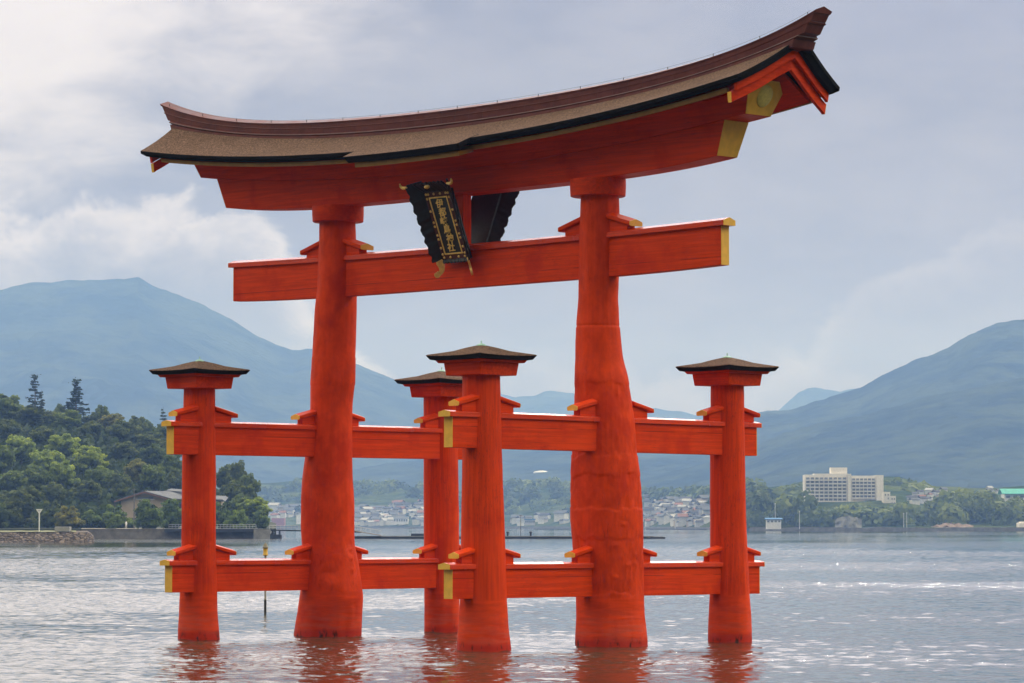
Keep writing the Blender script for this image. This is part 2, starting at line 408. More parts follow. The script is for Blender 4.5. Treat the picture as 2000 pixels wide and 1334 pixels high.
fL = [feat_at(648, 1140, 588, 706, 0, .035, .16, .25), feat_at(640, 1118, 591, 703, 0, -.03, .10, .2), feat_at(684, 1073, 590, 694, 0, .05, .05, .05), feat_at(686, 1090, 592, 698, 0, .05, .05, .05),
      feat_at(690, 1180, 583, 708, 0, -.02, .06, .1), feat_at(688, 1112, 591, 702, 0, .04, .06, .05)]
pilL, axL = pillar('main_pillar', silL, 0, 11.32, 300, 96, fL, gate, 1.7, carveL)
pilR, axR = pillar('main_pillar', silR, 0, 11.32, 400, 110, fR, gate, 5.2, carveR)
pilR['label'] = 'right main pillar with carved bark patches and knots'; pilL['label'] = 'left main pillar with smooth trunk and swollen foot'

for pil, ax in ((pilL, axL), (pilR, axR)):
    cx, r = ax(11.25); mb = MB(); xs = -5.0 if cx < 0 else 5.0
    R0 = .695
    mb.lathe((xs, 0, 0), [(R0 - .03, 11.285), (R0, 11.30), (R0 + .012, 11.5), (R0 + .012, 11.72)], 56)
    mb.build('collar', RED_X, pil, smooth=40)

def wedge(c, ax, tip, root, wid, thick, z_tip, z_root, zblk, redm, parent):
    """roof-shaped wedge with its block, leaving the pillar along ax (unit) from root to tip"""
    ax = np.array(ax, float); sd = np.array([-ax[1], ax[0], 0]); c = np.array([c[0], c[1], 0.])
    def sec(d, z):
        h = wid / 2; e = thick * .62
        return [c + ax * d + sd * a + np.array([0, 0, z + b]) for a, b in ((-h * .86, 0), (h * .86, 0), (h, .02), (h, e), (0, thick), (-h, e), (-h, .02))]
    mb = MB(); mb.loft([sec(root, z_root), sec(tip, z_tip)])
    o = mb.build('wedge', redm, parent, bevel=.008)
    mb = MB(); mb.loft([sec(tip + .001, z_tip), sec(tip + .014, z_tip - .003)]); mb.build('end_plate', GOLDP, o)
    mb = MB(); b0, b1 = root, tip - .16
    h = wid * .30
    q = [c + ax * b0 - sd * h, c + ax * b1 - sd * h, c + ax * b1 + sd * h, c + ax * b0 + sd * h]
    up = lambda f: [p + np.array([0, 0, f(i)]) for i, p in enumerate(q)]
    k = z_root + (z_tip - z_root) * (b1 - root) / (tip - root)
    mb.loft([up(lambda i: zblk), up(lambda i: (k if i in (1, 2) else z_root - .02) - .003)])
    mb.build('block', redm, o, bevel=.006)
    return o

# sleeve pillars with their little pyramid roofs
for sx, sy, sil in sleeves:
    y0 = sy * 4.355
    p, ax = pillar('sleeve_pillar', sil, y0, 6.66, 150, 56, [], gate, sx * 3 + sy * 7.7)
    cx, r = ax(6.5)
    if sy > 0 and sx < 0: cx += .04
    # square capital, a little wider at the top
    mb = MB(); sq = lambda h, z: [(cx - h, y0 - h, z), (cx + h, y0 - h, z), (cx + h, y0 + h, z), (cx - h, y0 + h, z)]
    mb.loft([sq(.605, 6.625), sq(.645, 6.925)]); mb.build('capital', RED_X, p, bevel=.012)
    mb = MB(); mb.loft([sq(.74, 6.93), sq(.79, 7.0)]); mb.build('fascia', RED_X, p)
    mb = MB(); n = 14
    def ring(h, z, sag=0.):
        pts = []
        cs = [(-1, -1), (1, -1), (1, 1), (-1, 1)]
        for i in range(4):
            a, b = cs[i], cs[(i + 1) % 4]
            for k in range(n):
                u = k / n; q = abs(2 * u - 1) ** 2.2
                hh = h * (1 + .0 * q); dz = -sag * (1 - q)
                pts.append((cx + hh * (a[0] * (1 - u) + b[0] * u), y0 + hh * (a[1] * (1 - u) + b[1] * u), z + dz))
        return pts
    mb.cur = 1
    mb.loft([ring(.70, 6.99, .0), ring(.80, 6.995, .01), ring(.84, 7.01, .015), ring(.88, 7.010, .02), ring(.955, 7.115, .03)], caps=False)
    mb.cur = 0
    mb.loft([ring(.955, 7.115, .03), ring(.93, 7.135, .03), ring(.72, 7.175, .02), ring(.48, 7.225, .01), ring(.28, 7.30, 0), ring(.10, 7.355, 0), ring(.02, 7.36, 0)], caps=False)
    mb.build('cap_roof', [THATCH, BLACKTHATCH], p, smooth=28)
    mb = MB(); mb.lathe((cx, y0, 0), [(.125, 7.345), (.125, 7.365), (.07, 7.395), (.03, 7.405), (.012, 7.41), (.012, 7.45), (.022, 7.46), (.005, 7.48)], 16)
    mb.build('finial', VERDI, p, smooth=40)

# tie beams: two levels through each row of three pillars
def tie_beam(x0, yL, yR, zb, zc, drop=0.):
    t = .150; dz = lambda y: -drop * (y + yL) / (yL + yR)
    blk = lambda y, a, z0, z1: [(x0 - a, y, z0 + dz(y)), (x0 + a, y, z0 + dz(y)), (x0 + a, y, z1 + dz(y)), (x0 - a, y, z1 + dz(y))]
    mb = MB(); mb.loft([blk(-yL, t, zb, zc + .02), blk(yR, t, zb, zc + .02)])
    o = mb.build('tie_beam', RED_Y, gate, bevel=.010)
    c = .205; ov = .135
    sec = lambda y, cc=c: [(x0 - cc, y, zc + dz(y)), (x0 + cc, y, zc + dz(y)), (x0 + cc, y, zc + .115 + dz(y)), (x0, y, zc + .160 + dz(y)), (x0 - cc, y, zc + .115 + dz(y))]
    mb = MB(); mb.loft([sec(-yL - ov), sec(yR + ov)]); mb.build('coping', COP_Y, o, bevel=.008)
    for y, s in ((-yL, -1), (yR, 1)):
        mb = MB(); mb.loft([blk(y + s * .001, t - .004, zb + .004, zc - .002), blk(y + s * .014, t - .004, zb + .004, zc - .002)]); mb.build('end_plate', GOLDP, o)
        mb = MB(); e = y + s * ov; mb.loft([sec(e + s * .001, c - .004), sec(e + s * .013, c - .004)]); mb.build('end_plate', GOLDP, o)
    return o
tie_beam(-5.38, 5.46, 5.26, 4.868, 5.605); tie_beam(5.45, 5.55, 5.27, 4.868, 5.605, .05)
tie_beam(-5.42, 5.46, 5.32, 1.252, 1.957); tie_beam(5.45, 5.55, 5.36, 1.252, 1.957, .02)
for sx in (-1, 1):
    for zc, lv in ((5.612, 0), (1.957, 1)):
        bx = (-5.38, -5.42)[lv] if sx < 0 else 5.45
        zt = zc + .125
        for yc in (-4.355, 0, 4.355):
            r = .41 if yc else ((axL if sx < 0 else axR)(zc)[1])
            for s in (-1, 1):
                L = 1.02 if yc else r + .58
                ztip = zt + .135 - (.045 * (yc + 4.3) / 8.6 if (sx > 0 and not lv) else 0)
                wedge((bx, yc), (0, s, 0), L, r - .12, .36, .155, ztip, ztip + .165 * (L - r + .12) / .7, zt - .04, RED_Y, gate)

# great tie beam along the gate
xs = np.linspace(-9.33, 9.33, 61)
mb = MB(); mb.loft([[(x, -.14, zNB(x)), (x, .14, zNB(x)), (x, .14, zNC(x) + .03), (x, -.14, zNC(x) + .03)] for x in xs])
nuki = mb.build('great_tie_beam', RED_X, gate, bevel=.012, smooth=30)
capx = np.linspace(-9.475, 9.475, 61)
csec = lambda x, c=.215: [(x, -c, zNC(x)), (x, c, zNC(x)), (x, c, zNC(x) + .125), (x, 0, zNC(x) + .20), (x, -c, zNC(x) + .125)]
mb = MB(); mb.loft([csec(x) for x in capx]); mb.build('coping', COP_X, nuki, bevel=.008, smooth=30)
for s in (-1, 1):
    x = s * 9.331; mb = MB(); mb.loft([[(xx, -.136, zNB(x) + .004), (xx, .136, zNB(x) + .004), (xx, .136, zNC(x) - .002), (xx, -.136, zNC(x) - .002)] for xx in (x, x + s * .013)]); mb.build('end_plate', GOLDP, nuki)
    mb = MB(); mb.loft([csec(s * 9.476, .211), [(p[0] + s * .013, p[1], p[2]) for p in csec(s * 9.476, .211)]]); mb.build('end_plate', GOLDP, nuki)
    for d in (-1, 1):
        zt = 10.33
        wedge((s * 5.06, 0), (d, 0, 0), 1.26, .42, .46, .18, zt + .13, zt + .37, zt - .04, RED_X, gate)

# lintels
xs = np.linspace(-1, 1, 71)
mb = MB(); secs = []
for u in xs:
    xb, xt = u * 9.40, u * 9.72
    secs.append([(xb, -.362, zSB(xb)), (xb, .362, zSB(xb)), (xt, .435, zST(xt)), (xt, -.435, zST(xt))])
mb.loft(secs); low = mb.build('lower_lintel', RED_X, gate, bevel=.014, smooth=30)
mb2 = MB(); secs = []
for u in xs:
    xb, xm, xt = u * 10.42, u * 10.66, u * 10.85
    zb = zST(xb) + .004
    secs.append([(xb, -.455, zb), (xb, .455, zb), (xm, .62, zb + .55), (xt, .30, zb + .80), (xt, -.30, zb + .80), (xm, -.62, zb + .55)])
mb2.loft(secs); upl = mb2.build('upper_lintel', RED_X, gate, bevel=.012, smooth=30)
for s in (-1, 1):
    def shell(pts, o_, name, m_, sc_=.985):
        P = [np.array(p, float) for p in pts]; c = sum(P) / len(P)
        a = [c + (p - c) * sc_ + np.array([s * .003, 0, 0]) for p in P]; b = [p + np.array([s * .014, 0, 0]) for p in a]
        q = MB(); q.loft([a, b]); return q.build(name, m_, o_)
    xb, xt = s * 9.40, s * 9.72
    shell([(xb, -.362, zSB(xb)), (xb, .362, zSB(xb)), (xt, .435, zST(xt)), (xt, -.435, zST(xt))], low, 'end_plate', GOLDP)
    xb, xm, xt = s * 10.42, s * 10.66, s * 10.85; zb = zST(xb) + .004
    shell([(xb, -.455, zb), (xb, .455, zb), (xm, .62, zb + .55), (xt, .30, zb + .80), (xt, -.30, zb + .80), (xm, -.62, zb + .55)], upl, 'end_plate', GOLDP)
    # gilt disc, following the slant of the end
    q = MB(); cz = zb + .46; sl = (10.66 - 10.42) / .55
    rings = []
    for r_, o_ in ((.272, .016), (.272, .045), (.25, .062), (.16, .085), (.05, .094)):
        rings.append([(s * (10.42 + (cz + r_ * math.sin(a) - zb) * sl + o_), r_ * math.cos(a) * .96, cz + r_ * math.sin(a)) for a in np.linspace(0, 2 * math.pi, 32, endpoint=False)])
    q.loft(rings); q.build('disc', DISC, upl, smooth=35)

# central post between the great tie beam and the lintel
mb = MB(); mb.box(-.17, .17, -.15, .15, zNC(0) + .12, zSB(0) + .02); mb.build('central_post', RED_Z, gate, bevel=.01)

# roof
YE, YC, XC = 1.82, 2.25, 2.225
def zroof(x, y):
    y = abs(y); a, b = zR(x), zE(x)
    k = (y - .42) / (YE - .42)
    if y <= YE: return a + (b - a) * k - .035 * math.sin(math.pi * min(1, max(0, k)))
    return b - (y - YE) * .44
def xend(y): return 11.88 - .42 * min(1.0, abs(y) / YE)
ys_half = [0, .2, .42, .75, 1.1, 1.45, 1.7, YE]
ys = [-y for y in ys_half[::-1]] + ys_half[1:]
us = np.linspace(-1, 1, 121)
TH = .160
roof = MB(); roof.cur = 0
G = [[(u * xend(y), y, zroof(u * xend(y), y)) for y in ys] for u in us]
roof.loft(G, closed=False, caps=False)
roof.cur = 1
def under(u, y):
    q = math.copysign(max(0, abs(y) - .14), y); x = u * (xend(y) - .10)
    return (x, q, zroof(u * xend(y), y) - TH - .02 * (abs(y) < .1))
G2 = [[under(u, y) for y in ys] for u in us]
roof.loft(G2, closed=False, caps=False)
for row, row2 in ((0, 0), (-1, -1)):     # eave and verge edges with one cut step each
    pass
def step(a, b, k): return tuple(a[i] + (b[i] - a[i]) * k for i in range(3))
for j in (0, -1):
    e = [[G[i][j], (G[i][j][0], G[i][j][1] * .985, G[i][j][2] - .075), (G[i][j][0], G[i][j][1] * .955, G[i][j][2] - .08), G2[i][j]] for i in range(len(us))]
    roof.loft(e, closed=False, caps=False)
for i in (0, -1):
    e = [[G[i][j], (G[i][j][0] * .9985, G[i][j][1], G[i][j][2] - .09), (G[i][j][0] * .9955, G[i][j][1], G[i][j][2] - .095), G2[i][j]] for j in range(len(ys))]
    roof.loft(e, closed=False, caps=False)
# deeper eave over the middle bay, on both faces
for s in (-1, 1):
    xs_ = np.linspace(-XC, XC, 21); yy = [YE - .30, YE - .1, YE + .15, YC]
    lift = lambda x, y: .012 + (.0 if y > YE else 0)
    A = [[(x, s * y, zroof(x, y) + lift(x, y)) for y in yy] for x in xs_]
    B = [[(x * .965, s * (y - .13 if y == YC else y), zroof(x, y) + lift(x, y) - TH) for y in yy] for x in xs_]
    roof.cur = 0; roof.loft(A, closed=False, caps=False)
    roof.cur = 1; roof.loft(B, closed=False, caps=False)
    roof.loft([[A[i][-1], B[i][-1]] for i in range(len(xs_))], closed=False, caps=False)
    for i in (0, -1): roof.loft([[A[i][j], B[i][j]] for j in range(len(yy))], closed=False, caps=False)
roofo = roof.build('roof', [THATCH, BLACKTHATCH], gate, smooth=25)
# boards under the eaves
for s in (-1, 1):
    mb = MB(); secs = []
    for u in us:
        x = u * (11.46 - .62); z = zroof(x, YE) - TH
        secs.append([(x, s * (YE - .24), z - .002), (x, s * (YE - .34), z - .002), (x, s * (YE - .36), z - .100), (x, s * (YE - .27), z - .100)])
    mb.loft(secs); mb.build('eave_board', OCHRE, roofo, smooth=30)
    mb = MB(); secs = []
    for x in np.linspace(-XC + .22, XC - .22, 17):
        z = zroof(x, YC) - TH + .01
        secs.append([(x, s * (YC - .22), z), (x, s * (YC - .75), z + .10), (x, s * (YC - .75), z + .02), (x, s * (YC - .25), z - .115)])
    mb.loft(secs); mb.build('eave_board', OCHRE, roofo, smooth=30)
    mb = MB(); secs = []          # red soffit
    for u in us:
        x = u * (11.46 - .66); z = zroof(x, YE) - TH
        secs.append([(x, s * (YE - .34), z - .01), (x, s * .25, zroof(x, .25) - TH - .02), (x, s * .25, zroof(x, .25) - TH - .10), (x, s * (YE - .37), z - .09)])
    mb.loft(secs); mb.build('soffit', RED_X, roofo, smooth=30)
# barge boards at both ends, two deep
for e in (-1, 1):
    for inset, d0, d1, yo, th_ in ((.24, TH + .003, TH + .235, YE - .155, .11), (.37, TH + .225, TH + .475, YE - .115, .12)):
        for s in (-1, 1):
            mb = MB(); secs = []
            for k in np.linspace(0, 1, 13):
                y = k * yo; x1 = e * (xend(y) - inset); x0 = x1 - e * th_
                zt = zroof(x1, y) - d0 - (.01 if k == 0 else 0); zb = zroof(x1, y) - d1 - .05 * (1 - k)
                secs.append([(x0, s * y, zt), (x1, s * y, zt), (x1 - e * .02, s * (y - .03 * (k == 1)), zb), (x0, s * (y - .03 * (k == 1)), zb)])
            mb.loft(secs); b = mb.build('barge_board', RED_Y, roofo, bevel=.006, smooth=30)
            if inset > .3:
                a = [np.array(p) + np.array([0, s * .003, 0]) for p in secs[-1]]
                q = MB(); q.loft([a, [p + np.array([0, s * .012, 0]) for p in a]]); q.build('end_plate', GOLDP, b)

# copper-clad ridge in courses, each reaching further out than the one below
def course(w0, w1, h0, h1, e0, e1, pitched=False, name='ridge_course', m_=None):
    """h: fraction of the height between roof and ridge top"""
    mb = MB(); secs = []
    for u in np.linspace(-1, 1, 97):
        def P(h, ex, y):
            x = u * ex; zb = zR(x) - .06; zt = zT(x) - .06
            return (x, y, zb + (zt - zb) * h)
        ex = lambda h: e0 + (e1 - e0) * (h - h0) / max(1e-6, h1 - h0)
        pr = [P(h0, e0, -w0), P(h0, e0, w0), P(h1, e1, w1)]
        if pitched: t = P(h1, e1, 0); pr.append((t[0], 0, t[2] + .10))
        pr.append(P(h1, e1, -w1))
        secs.append(pr)
    mb.loft(secs)
    return mb.build(name, m_ or COPPER, ridge if name != 'ridge' else gate, smooth=30)
ridge = None
ridge = course(.40, .40, .0, .26, 11.86, 11.93, name='ridge')
course(.33, .37, .26, .33, 11.9, 12.02)
course(.37, .37, .33, .37, 12.02, 12.02, m_=LIP)
course(.34, .30, .37, .40, 12.02, 12.05)
course(.285, .30, .40, .66, 12.17, 12.28)
course(.30, .31, .66, .70, 12.32, 12.34)
course(.275, .27, .70, .73, 12.34, 12.34)
course(.265, .275, .73, .93, 12.36, 12.46)
course(.285, .295, .93, 1.0, 12.50, 12.54, True)
# bird wire along the crest
mb = MB(); mb.tube([(x, -.2, zT(x) + .035) for x in np.linspace(-12.3, 12.3, 70)], .003, 5); mb.build('bird_wire', WIRE, ridge)
for x in np.linspace(-12.2, 12.2, 17):
    mb = MB(); mb.tube([(x, -.2, zT(x) - .03), (x, -.2, zT(x) + .040)], .010, 6); mb.build('wire_post', WIRE, ridge)

# ------------------------------------------------------------------ name plaques
def plaque(flip):
    root = empty('name_plaque')
    # local frame: X right as read, Z up along the board, -Y outwards
    HW_T, HW_B, H = .46, .46, 1.82
    m = MB(); m.box(-.335, .335, -.012, .03, -.82, .80); m.build('panel', PANEL, root)
    m = MB()                                                     # gilt fillet round the panel
    for x0, x1, z0, z1 in ((-.375, -.335, -.86, .84), (.335, .375, -.86, .84), (-.335, .335, .80, .84), (-.335, .335, -.86, -.82)): m.box(x0, x1, -.03, .03, z0, z1)
    m.build('fillet', GOLD, root)
    m = MB()
    for x0, x1, z0, z1 in ((-.52, -.375, -1.0, .99), (.375, .52, -1.0, .99), (-.375, .375, .84, .99), (-.375, .375, -1.0, -.86)): m.box(x0, x1, -.018, .04, z0, z1)
    m.build('border', BROWNRED, root)
    m = MB(); m.box(-.58, .58, .041, .10, -1.04, 1.03); m.build('back_board', BLACK, root)
    # carved cloud-edged wings flaring forward
    rnd = random.Random(4)
    def wing(side, t0, t1, wd0, wd1, spread=0.):
        n = 64; rows = []
        for i in range(n + 1):
            t = i / n; wd = wd0 + (wd1 - wd0) * t
            lob = .052 * abs(math.sin(t * math.pi * 7.5)) + .02 * abs(math.sin(t * 41)) - .03
            row = []
            for j, k in enumerate((0, .25, .5, .75, 1.0)):
                d = (wd + lob * (k > .6)) * k
                rel = .022 * math.sin(t * 55 + k * 9) * math.sin(k * 12 + t * 23) if 0 < k < 1 else 0
                a = np.array(t0) * (1 - t) + np.array(t1) * t
                out = np.array([side[0], 0, side[1]]) * d * .72 + np.array([0, -1, 0]) * d * .69
                nrm = np.array([-side[0] * .69, -.72, -side[1] * .69])
                row.append(a + out + nrm * (rel + .01) + np.array([spread * k * (2 * t - 1), 0, 0]))
            back = [np.array(p) + np.array([side[0] * .03, .045, side[1] * .03]) for p in row[::-1]]
            rows.append(row + back)
        q = MB(); q.loft(rows); return q.build('carved_wing', BLACK, root, smooth=50)
    wing((-1, 0), (-.52, 0, 1.33), (-.52, 0, -1.02), .46, .30)
    wing((1, 0), (.52, 0, 1.33), (.52, 0, -1.02), .46, .30)
    wing((0, 1), (-.56, 0, 1.0), (.56, 0, 1.0), .44, .44, .06)
    wing((0, -1), (-.50, 0, -1.0), (.50, 0, -1.0), .10, .10)
    # studs
    st = []
    for x in (-.45, -.36, -.13, .13, .36, .45): st.append((x, .93))
    for x in (-.43, -.17, .17, .43): st.append((x, -.945))
    for z in (.80, .43, .10, -.02, -.28, -.40, -.66, -.85):
        st += [(-.452, z), (.452, z)]
    for x, z in st:
        q = MB(); q.lathe((0, 0, 0), [(.040, -.02), (.040, .0), (.032, .022), (.013, .036)], 10)
        q.v = [(a + x, -.018 - c, b + z) for a, b, c in q.v]; q.build('stud', GOLD, root, smooth=50)
    # gilt scrolls on the corners
    def scroll(p0, dirx, dz, L, curl, r=.05, name='scroll'):
        pts = []; rr = []
        a = math.atan2(dz, dirx); x, z, y = p0[0], p0[2], p0[1]
        for i in range(15):
            t = i / 14; pts.append((x, y - .02 * t, z)); rr.append(r * (1 - .55 * abs(2 * t - .9) ** 1.5) * (1.0 if t < .8 else 1.15))
            aa = a + curl * t * t * 3.4
            x += L / 14 * math.cos(aa); z += L / 14 * math.sin(aa)
        q = MB(); q.tube(pts, rr, 10); q.build(name, GOLD, root, smooth=50)
    if not flip:
        scroll((-.82, -.30, 1.27), -1, -.25, .34, -.75, .05)
        scroll((.82, -.30, 1.27), 1, -.25, .34, .75, .05)
    def comma(sd):     # flat gilt hook in the plane of the side wing
        n = 18; L = []; Rr = []
        x, z, a = 0., 0., -math.pi / 2 + .25
        for i in range(n + 1):
            t = i / n; wdt = .125 * (1 - .78 * t) * (1.0 if t > .12 else .75 + 2 * t) + .055 * math.sin(min(1, max(0, (t - .72) / .28)) * math.pi)
            L.append((x - wdt * math.sin(a), z + wdt * math.cos(a))); Rr.append((x + wdt * math.sin(a), z - wdt * math.cos(a)))
            x += .56 / n * math.cos(a); z += .56 / n * math.sin(a); a -= (.02 + .34 * t ** 1.1) * 18 / n * .95
        poly = L + Rr[::-1]
        ux = np.array([sd * .72, -.69, 0]); nn = np.array([-sd * .69, -.72, 0]); o_ = np.array([sd * .60, -.10, -1.0])
        q = MB(); n2 = len(L)
        for i in range(n):
            quad = [L[i], L[i + 1], Rr[i + 1], Rr[i]]
            P3 = lambda uz, d: o_ - ux * uz[0] + np.array([0, 0, uz[1]]) + nn * d
            fr = [P3(p_, .03) for p_ in quad]; bk = [P3(p_, -.03) for p_ in quad]
            q.add(fr + bk, [(0, 1, 2, 3), (7, 6, 5, 4), (0, 4, 5, 1), (2, 6, 7, 3)] + ([(0, 3, 7, 4)] if i == 0 else []) + ([(1, 5, 6, 2)] if i == n - 1 else []))
        q.build('scroll', GOLD, root, smooth=30)
    comma(-1); comma(1)
    q = MB(); q.lathe((0, 0, 0), [(.03, -.07), (.085, -.03), (.10, .02), (.06, .07), (.02, .09)], 14); q.v = [(a, -.30 - c, b * .6 + 1.22) for a, b, c in q.v]; q.build('boss', GOLD, root, smooth=50)
    # lettering, one raised character under another
    for i, ch in enumerate('伊都岐島神社'):
        cu = bpy.data.curves.new('character', 'FONT'); cu.body = ch; cu.size = .30; cu.align_x = 'CENTER'; cu.align_y = 'CENTER'; cu.extrude = .008; cu.offset = .006; cu.shear = .16
        tmp = bpy.data.objects.new('character', cu); COL.objects.link(tmp)
        bpy.context.view_layer.update()
        me = bpy.data.meshes.new_from_object(tmp.evaluated_get(bpy.context.evaluated_depsgraph_get()))
        bpy.data.objects.remove(tmp)
        co = np.array([v.co for v in me.vertices]); 
        me.materials.clear(); me.materials.append(GOLD)
        c = (co.min(0) + co.max(0)) / 2; zc = .645 - i * .258
        for v in me.vertices: x, y, z = v.co - Vector(c); v.co = (x * 1.02 + .03 * math.sin(i * 2.1), -.022 - z, y * .92 + zc)
        o = bpy.data.objects.new('character', me); COL.objects.link(o); o.parent = root
    return root
pq = plaque(False)
tag(pq, 'black and gold plaque lettered with six gilt characters, leaning out of the gate front', 'plaque')
# board leans out at the top; the foot stands against the great tie beam
pA = on(856, 383, 1, -.98); pB = on(887, 495, 1, -.40)
mid = (np.array(pA) + np.array(pB)) / 2
tilt = math.atan2(.58, pA[2] - pB[2])
pq.location = (mid[0], mid[1], mid[2]); pq.rotation_euler = (tilt, 0, 0)
LEN = math.hypot(.58, pA[2] - pB[2]); k = LEN / 1.70; pq.rotation_euler = (tilt, 0, 0)
pq.scale = (k, k, k)
pb = plaque(True); pb.scale = (k, k, k); pb.location = (-mid[0], -mid[1], mid[2]); pb.rotation_euler = (tilt, 0, math.pi)
tag(pb, 'dark reverse of the second plaque, seen from behind right of the central post', 'plaque')


# ------------------------------------------------------------------ water
def water_mat():
    m, g, p = mat('sea water')
    geo = g.n('ShaderNodeNewGeometry').outputs['Position']
    rough = g.n('ShaderNodeAttribute', attribute_name='chop').outputs['Fac']
    n1 = g.noise(g.map(geo, (1, 1, 1)), 5.5, 4, .6, .3)
    n2 = g.noise(g.map(geo, (1, 1, 1)), 1.1, 3, .6, .3)
    h = g.m('ADD', g.m('MULTIPLY', n1, .030), g.m('MULTIPLY', n2, .05))
    g.set(p.inputs['Normal'], g.n('ShaderNodeBump', {'Strength': g.lin(rough, 0, 1, .10, 1.0), 'Distance': 1.0, 'Height': h}).outputs[0])
    silt = g.noise(geo, .06, 4, .55)
    g.set(p.inputs['Base Color'], g.mix(silt, (.030, .032, .020), (.046, .046, .030)))
    g.set(p.inputs['Roughness'], g.lin(rough, 0, 1, .03, .05))
    p.inputs['IOR'].default_value = 1.333
    return m
def build_water():
    Fs = [2.]
    while Fs[-1] < 14000:
        f = Fs[-1]
        if f < 38: d = .6
        elif f < 115: d = .085
        elif f < 300: d = .085 + .0013 * (f - 115)
        elif f < 1900: d = .33 + .0052 * (f - 300)
        else: d = .03 * f
        Fs.append(f + d)
    Fs = np.array(Fs)
    dense = np.linspace(-.168, .168, 660)
    side = .168 + (np.linspace(0, 1, 26)[1:] ** 2.2) * 3.2
    T = np.concatenate([-side[::-1], dense, side])
    F, t = np.meshgrid(Fs, T, indexing='ij'); R = F * t
    dF = np.gradient(Fs)[:, None] * np.ones_like(t); dR = np.abs(np.gradient(T))[None, :] * F
    rs = np.random.RandomState(7)
    # wind patches (slicks and ruffled water), broad and drawn out across the view
    def patch(seed, lr, lf, n=14):
        r_ = np.random.RandomState(seed); a = np.zeros_like(F)
        for _ in range(n):
            k = r_.uniform(.5, 1.8); th = r_.normal(0, .45)
            lfF = lf(F)
            a += np.sin((R * math.sin(th) / lr + 0) * k * 6.28 + k * 6.28 * math.cos(th) * lfF + r_.uniform(0, 6.28))
        return a / math.sqrt(n / 2)
    pt = patch(3, 48., lambda f: 4.6 * np.log(f / 40.) / math.log(10))
    chop = 1 / (1 + np.exp(-3.2 * (pt + .05)))
    wob = patch(9, 30., lambda f: 3.0 * np.log(f / 40.) / math.log(10), 10)
    Fq = F * (1 + .045 * wob + .0012 * (R - 10)); st = lambda a, b, x: 1 / (1 + np.exp(-(x - a) / b))
    right = st(-5. - .045 * np.maximum(F - 150, 0), 3., R)
    bands = np.maximum.reduce([st(190, 9, Fq) * st(-292, 8, -Fq) * right * (.28 + .6 * st(236, 14, F)), st(400, 14, Fq) * st(-590, 20, -Fq) * (.35 + .65 * right), st(318, 5, Fq) * st(-345, 6, -Fq) * right * .8, st(700, 30, Fq) * st(-1100, 50, -Fq) * .6])
    bands = np.maximum(bands, st(96, 5, Fq) * st(-330, 20, -Fq) * (1 - st(-9, 2.5, R)) * .62)
    gust = patch(21, 5.5, lambda f: 26.0 * np.log(f / 40.) / math.log(10), 12)
    bands = bands * np.clip(.72 + .42 * gust, .1, 1.25)
    calm = st(118, 5, Fq) * st(-180, 4, -Fq) * st(2, 3, R)
    chop = np.clip(np.maximum(chop * .75, bands * (.72 + .3 * wob)) * (1 - .62 * calm), 0, 1)
    # ruffled water in the lee of the gate, towards the viewer; slick to the right of it
    lee = 1 / (1 + np.exp((F - 88 + .04 * (R + 2) ** 2 * .3) / 3.5)) / (1 + np.exp((R - 7 - .06 * (88 - F)) / 1.2))
    slick = np.exp(-((F - 100) / 24.) ** 2) / (1 + np.exp(-(R - 3.) / 1.5))
    chop = np.clip(chop * (1 - .75 * slick) + lee * .10, 0, 1)
    chop = chop * (1 - .35 * lee)
    chop = chop * (1 - .55 * st(-92, 4, -F) * st(6, 2, R))
    Z = np.zeros_like(F)
    wd = .35
    for i in range(64):
        lam = .19 * (3.2 / .19) ** ((i + rs.uniform(0, 1)) / 64.)
        th = wd + rs.normal(0, .75); kx, ky = math.sin(th), math.cos(th)
        k = 2 * math.pi / lam
        ph = rs.uniform(0, 6.28)
        s = .031 if lam < .9 else .013 * (1 + 2.0 / (1 + np.exp(-(F - 330) / 40.)))
        a = s / k
        eff = np.maximum(dF * abs(ky), dR * abs(kx) + 1e-9)
        fade = np.clip((lam / eff - 2.3) / 2.0, 0, 1)
        amp = a * fade * ((.34 + 1.0 * chop) if lam < 1.6 else (.55 + .45 * chop))
        arg = k * (R * kx + F * ky) + ph + .8 * np.sin(R * .21 + i) + .8 * np.sin(F * .13 + 2 * i)
        Z += amp * np.sin(arg)
    nr, nc = F.shape
    P = (CAM[:2][None, None] + RT[:2] * R[..., None] + F2[:2] * F[..., None])
    co = np.empty((nr, nc, 3), np.float32); co[..., :2] = P; co[..., 2] = Z
    idx = np.arange(nr * nc).reshape(nr, nc)
    q = np.stack([idx[:-1, :-1], idx[:-1, 1:], idx[1:, 1:], idx[1:, :-1]], -1).reshape(-1, 4).astype(np.int32)
    me = bpy.data.meshes.new('water'); me.vertices.add(nr * nc); me.vertices.foreach_set('co', co.ravel())
    me.loops.add(q.size); me.loops.foreach_set('vertex_index', q.ravel())
    me.polygons.add(len(q)); me.polygons.foreach_set('loop_start', np.arange(0, q.size, 4, dtype=np.int32)); 
    me.polygons.foreach_set('use_smooth', np.ones(len(q), bool))
    at_ = me.attributes.new('chop', 'FLOAT', 'POINT'); at_.data.foreach_set('value', chop.astype(np.float32).ravel())
    me.materials.append(water_mat()); me.update(calc_edges=True); me.validate()
    o = bpy.data.objects.new('water', me); COL.objects.link(o); tag(o, kind='structure')
build_water()

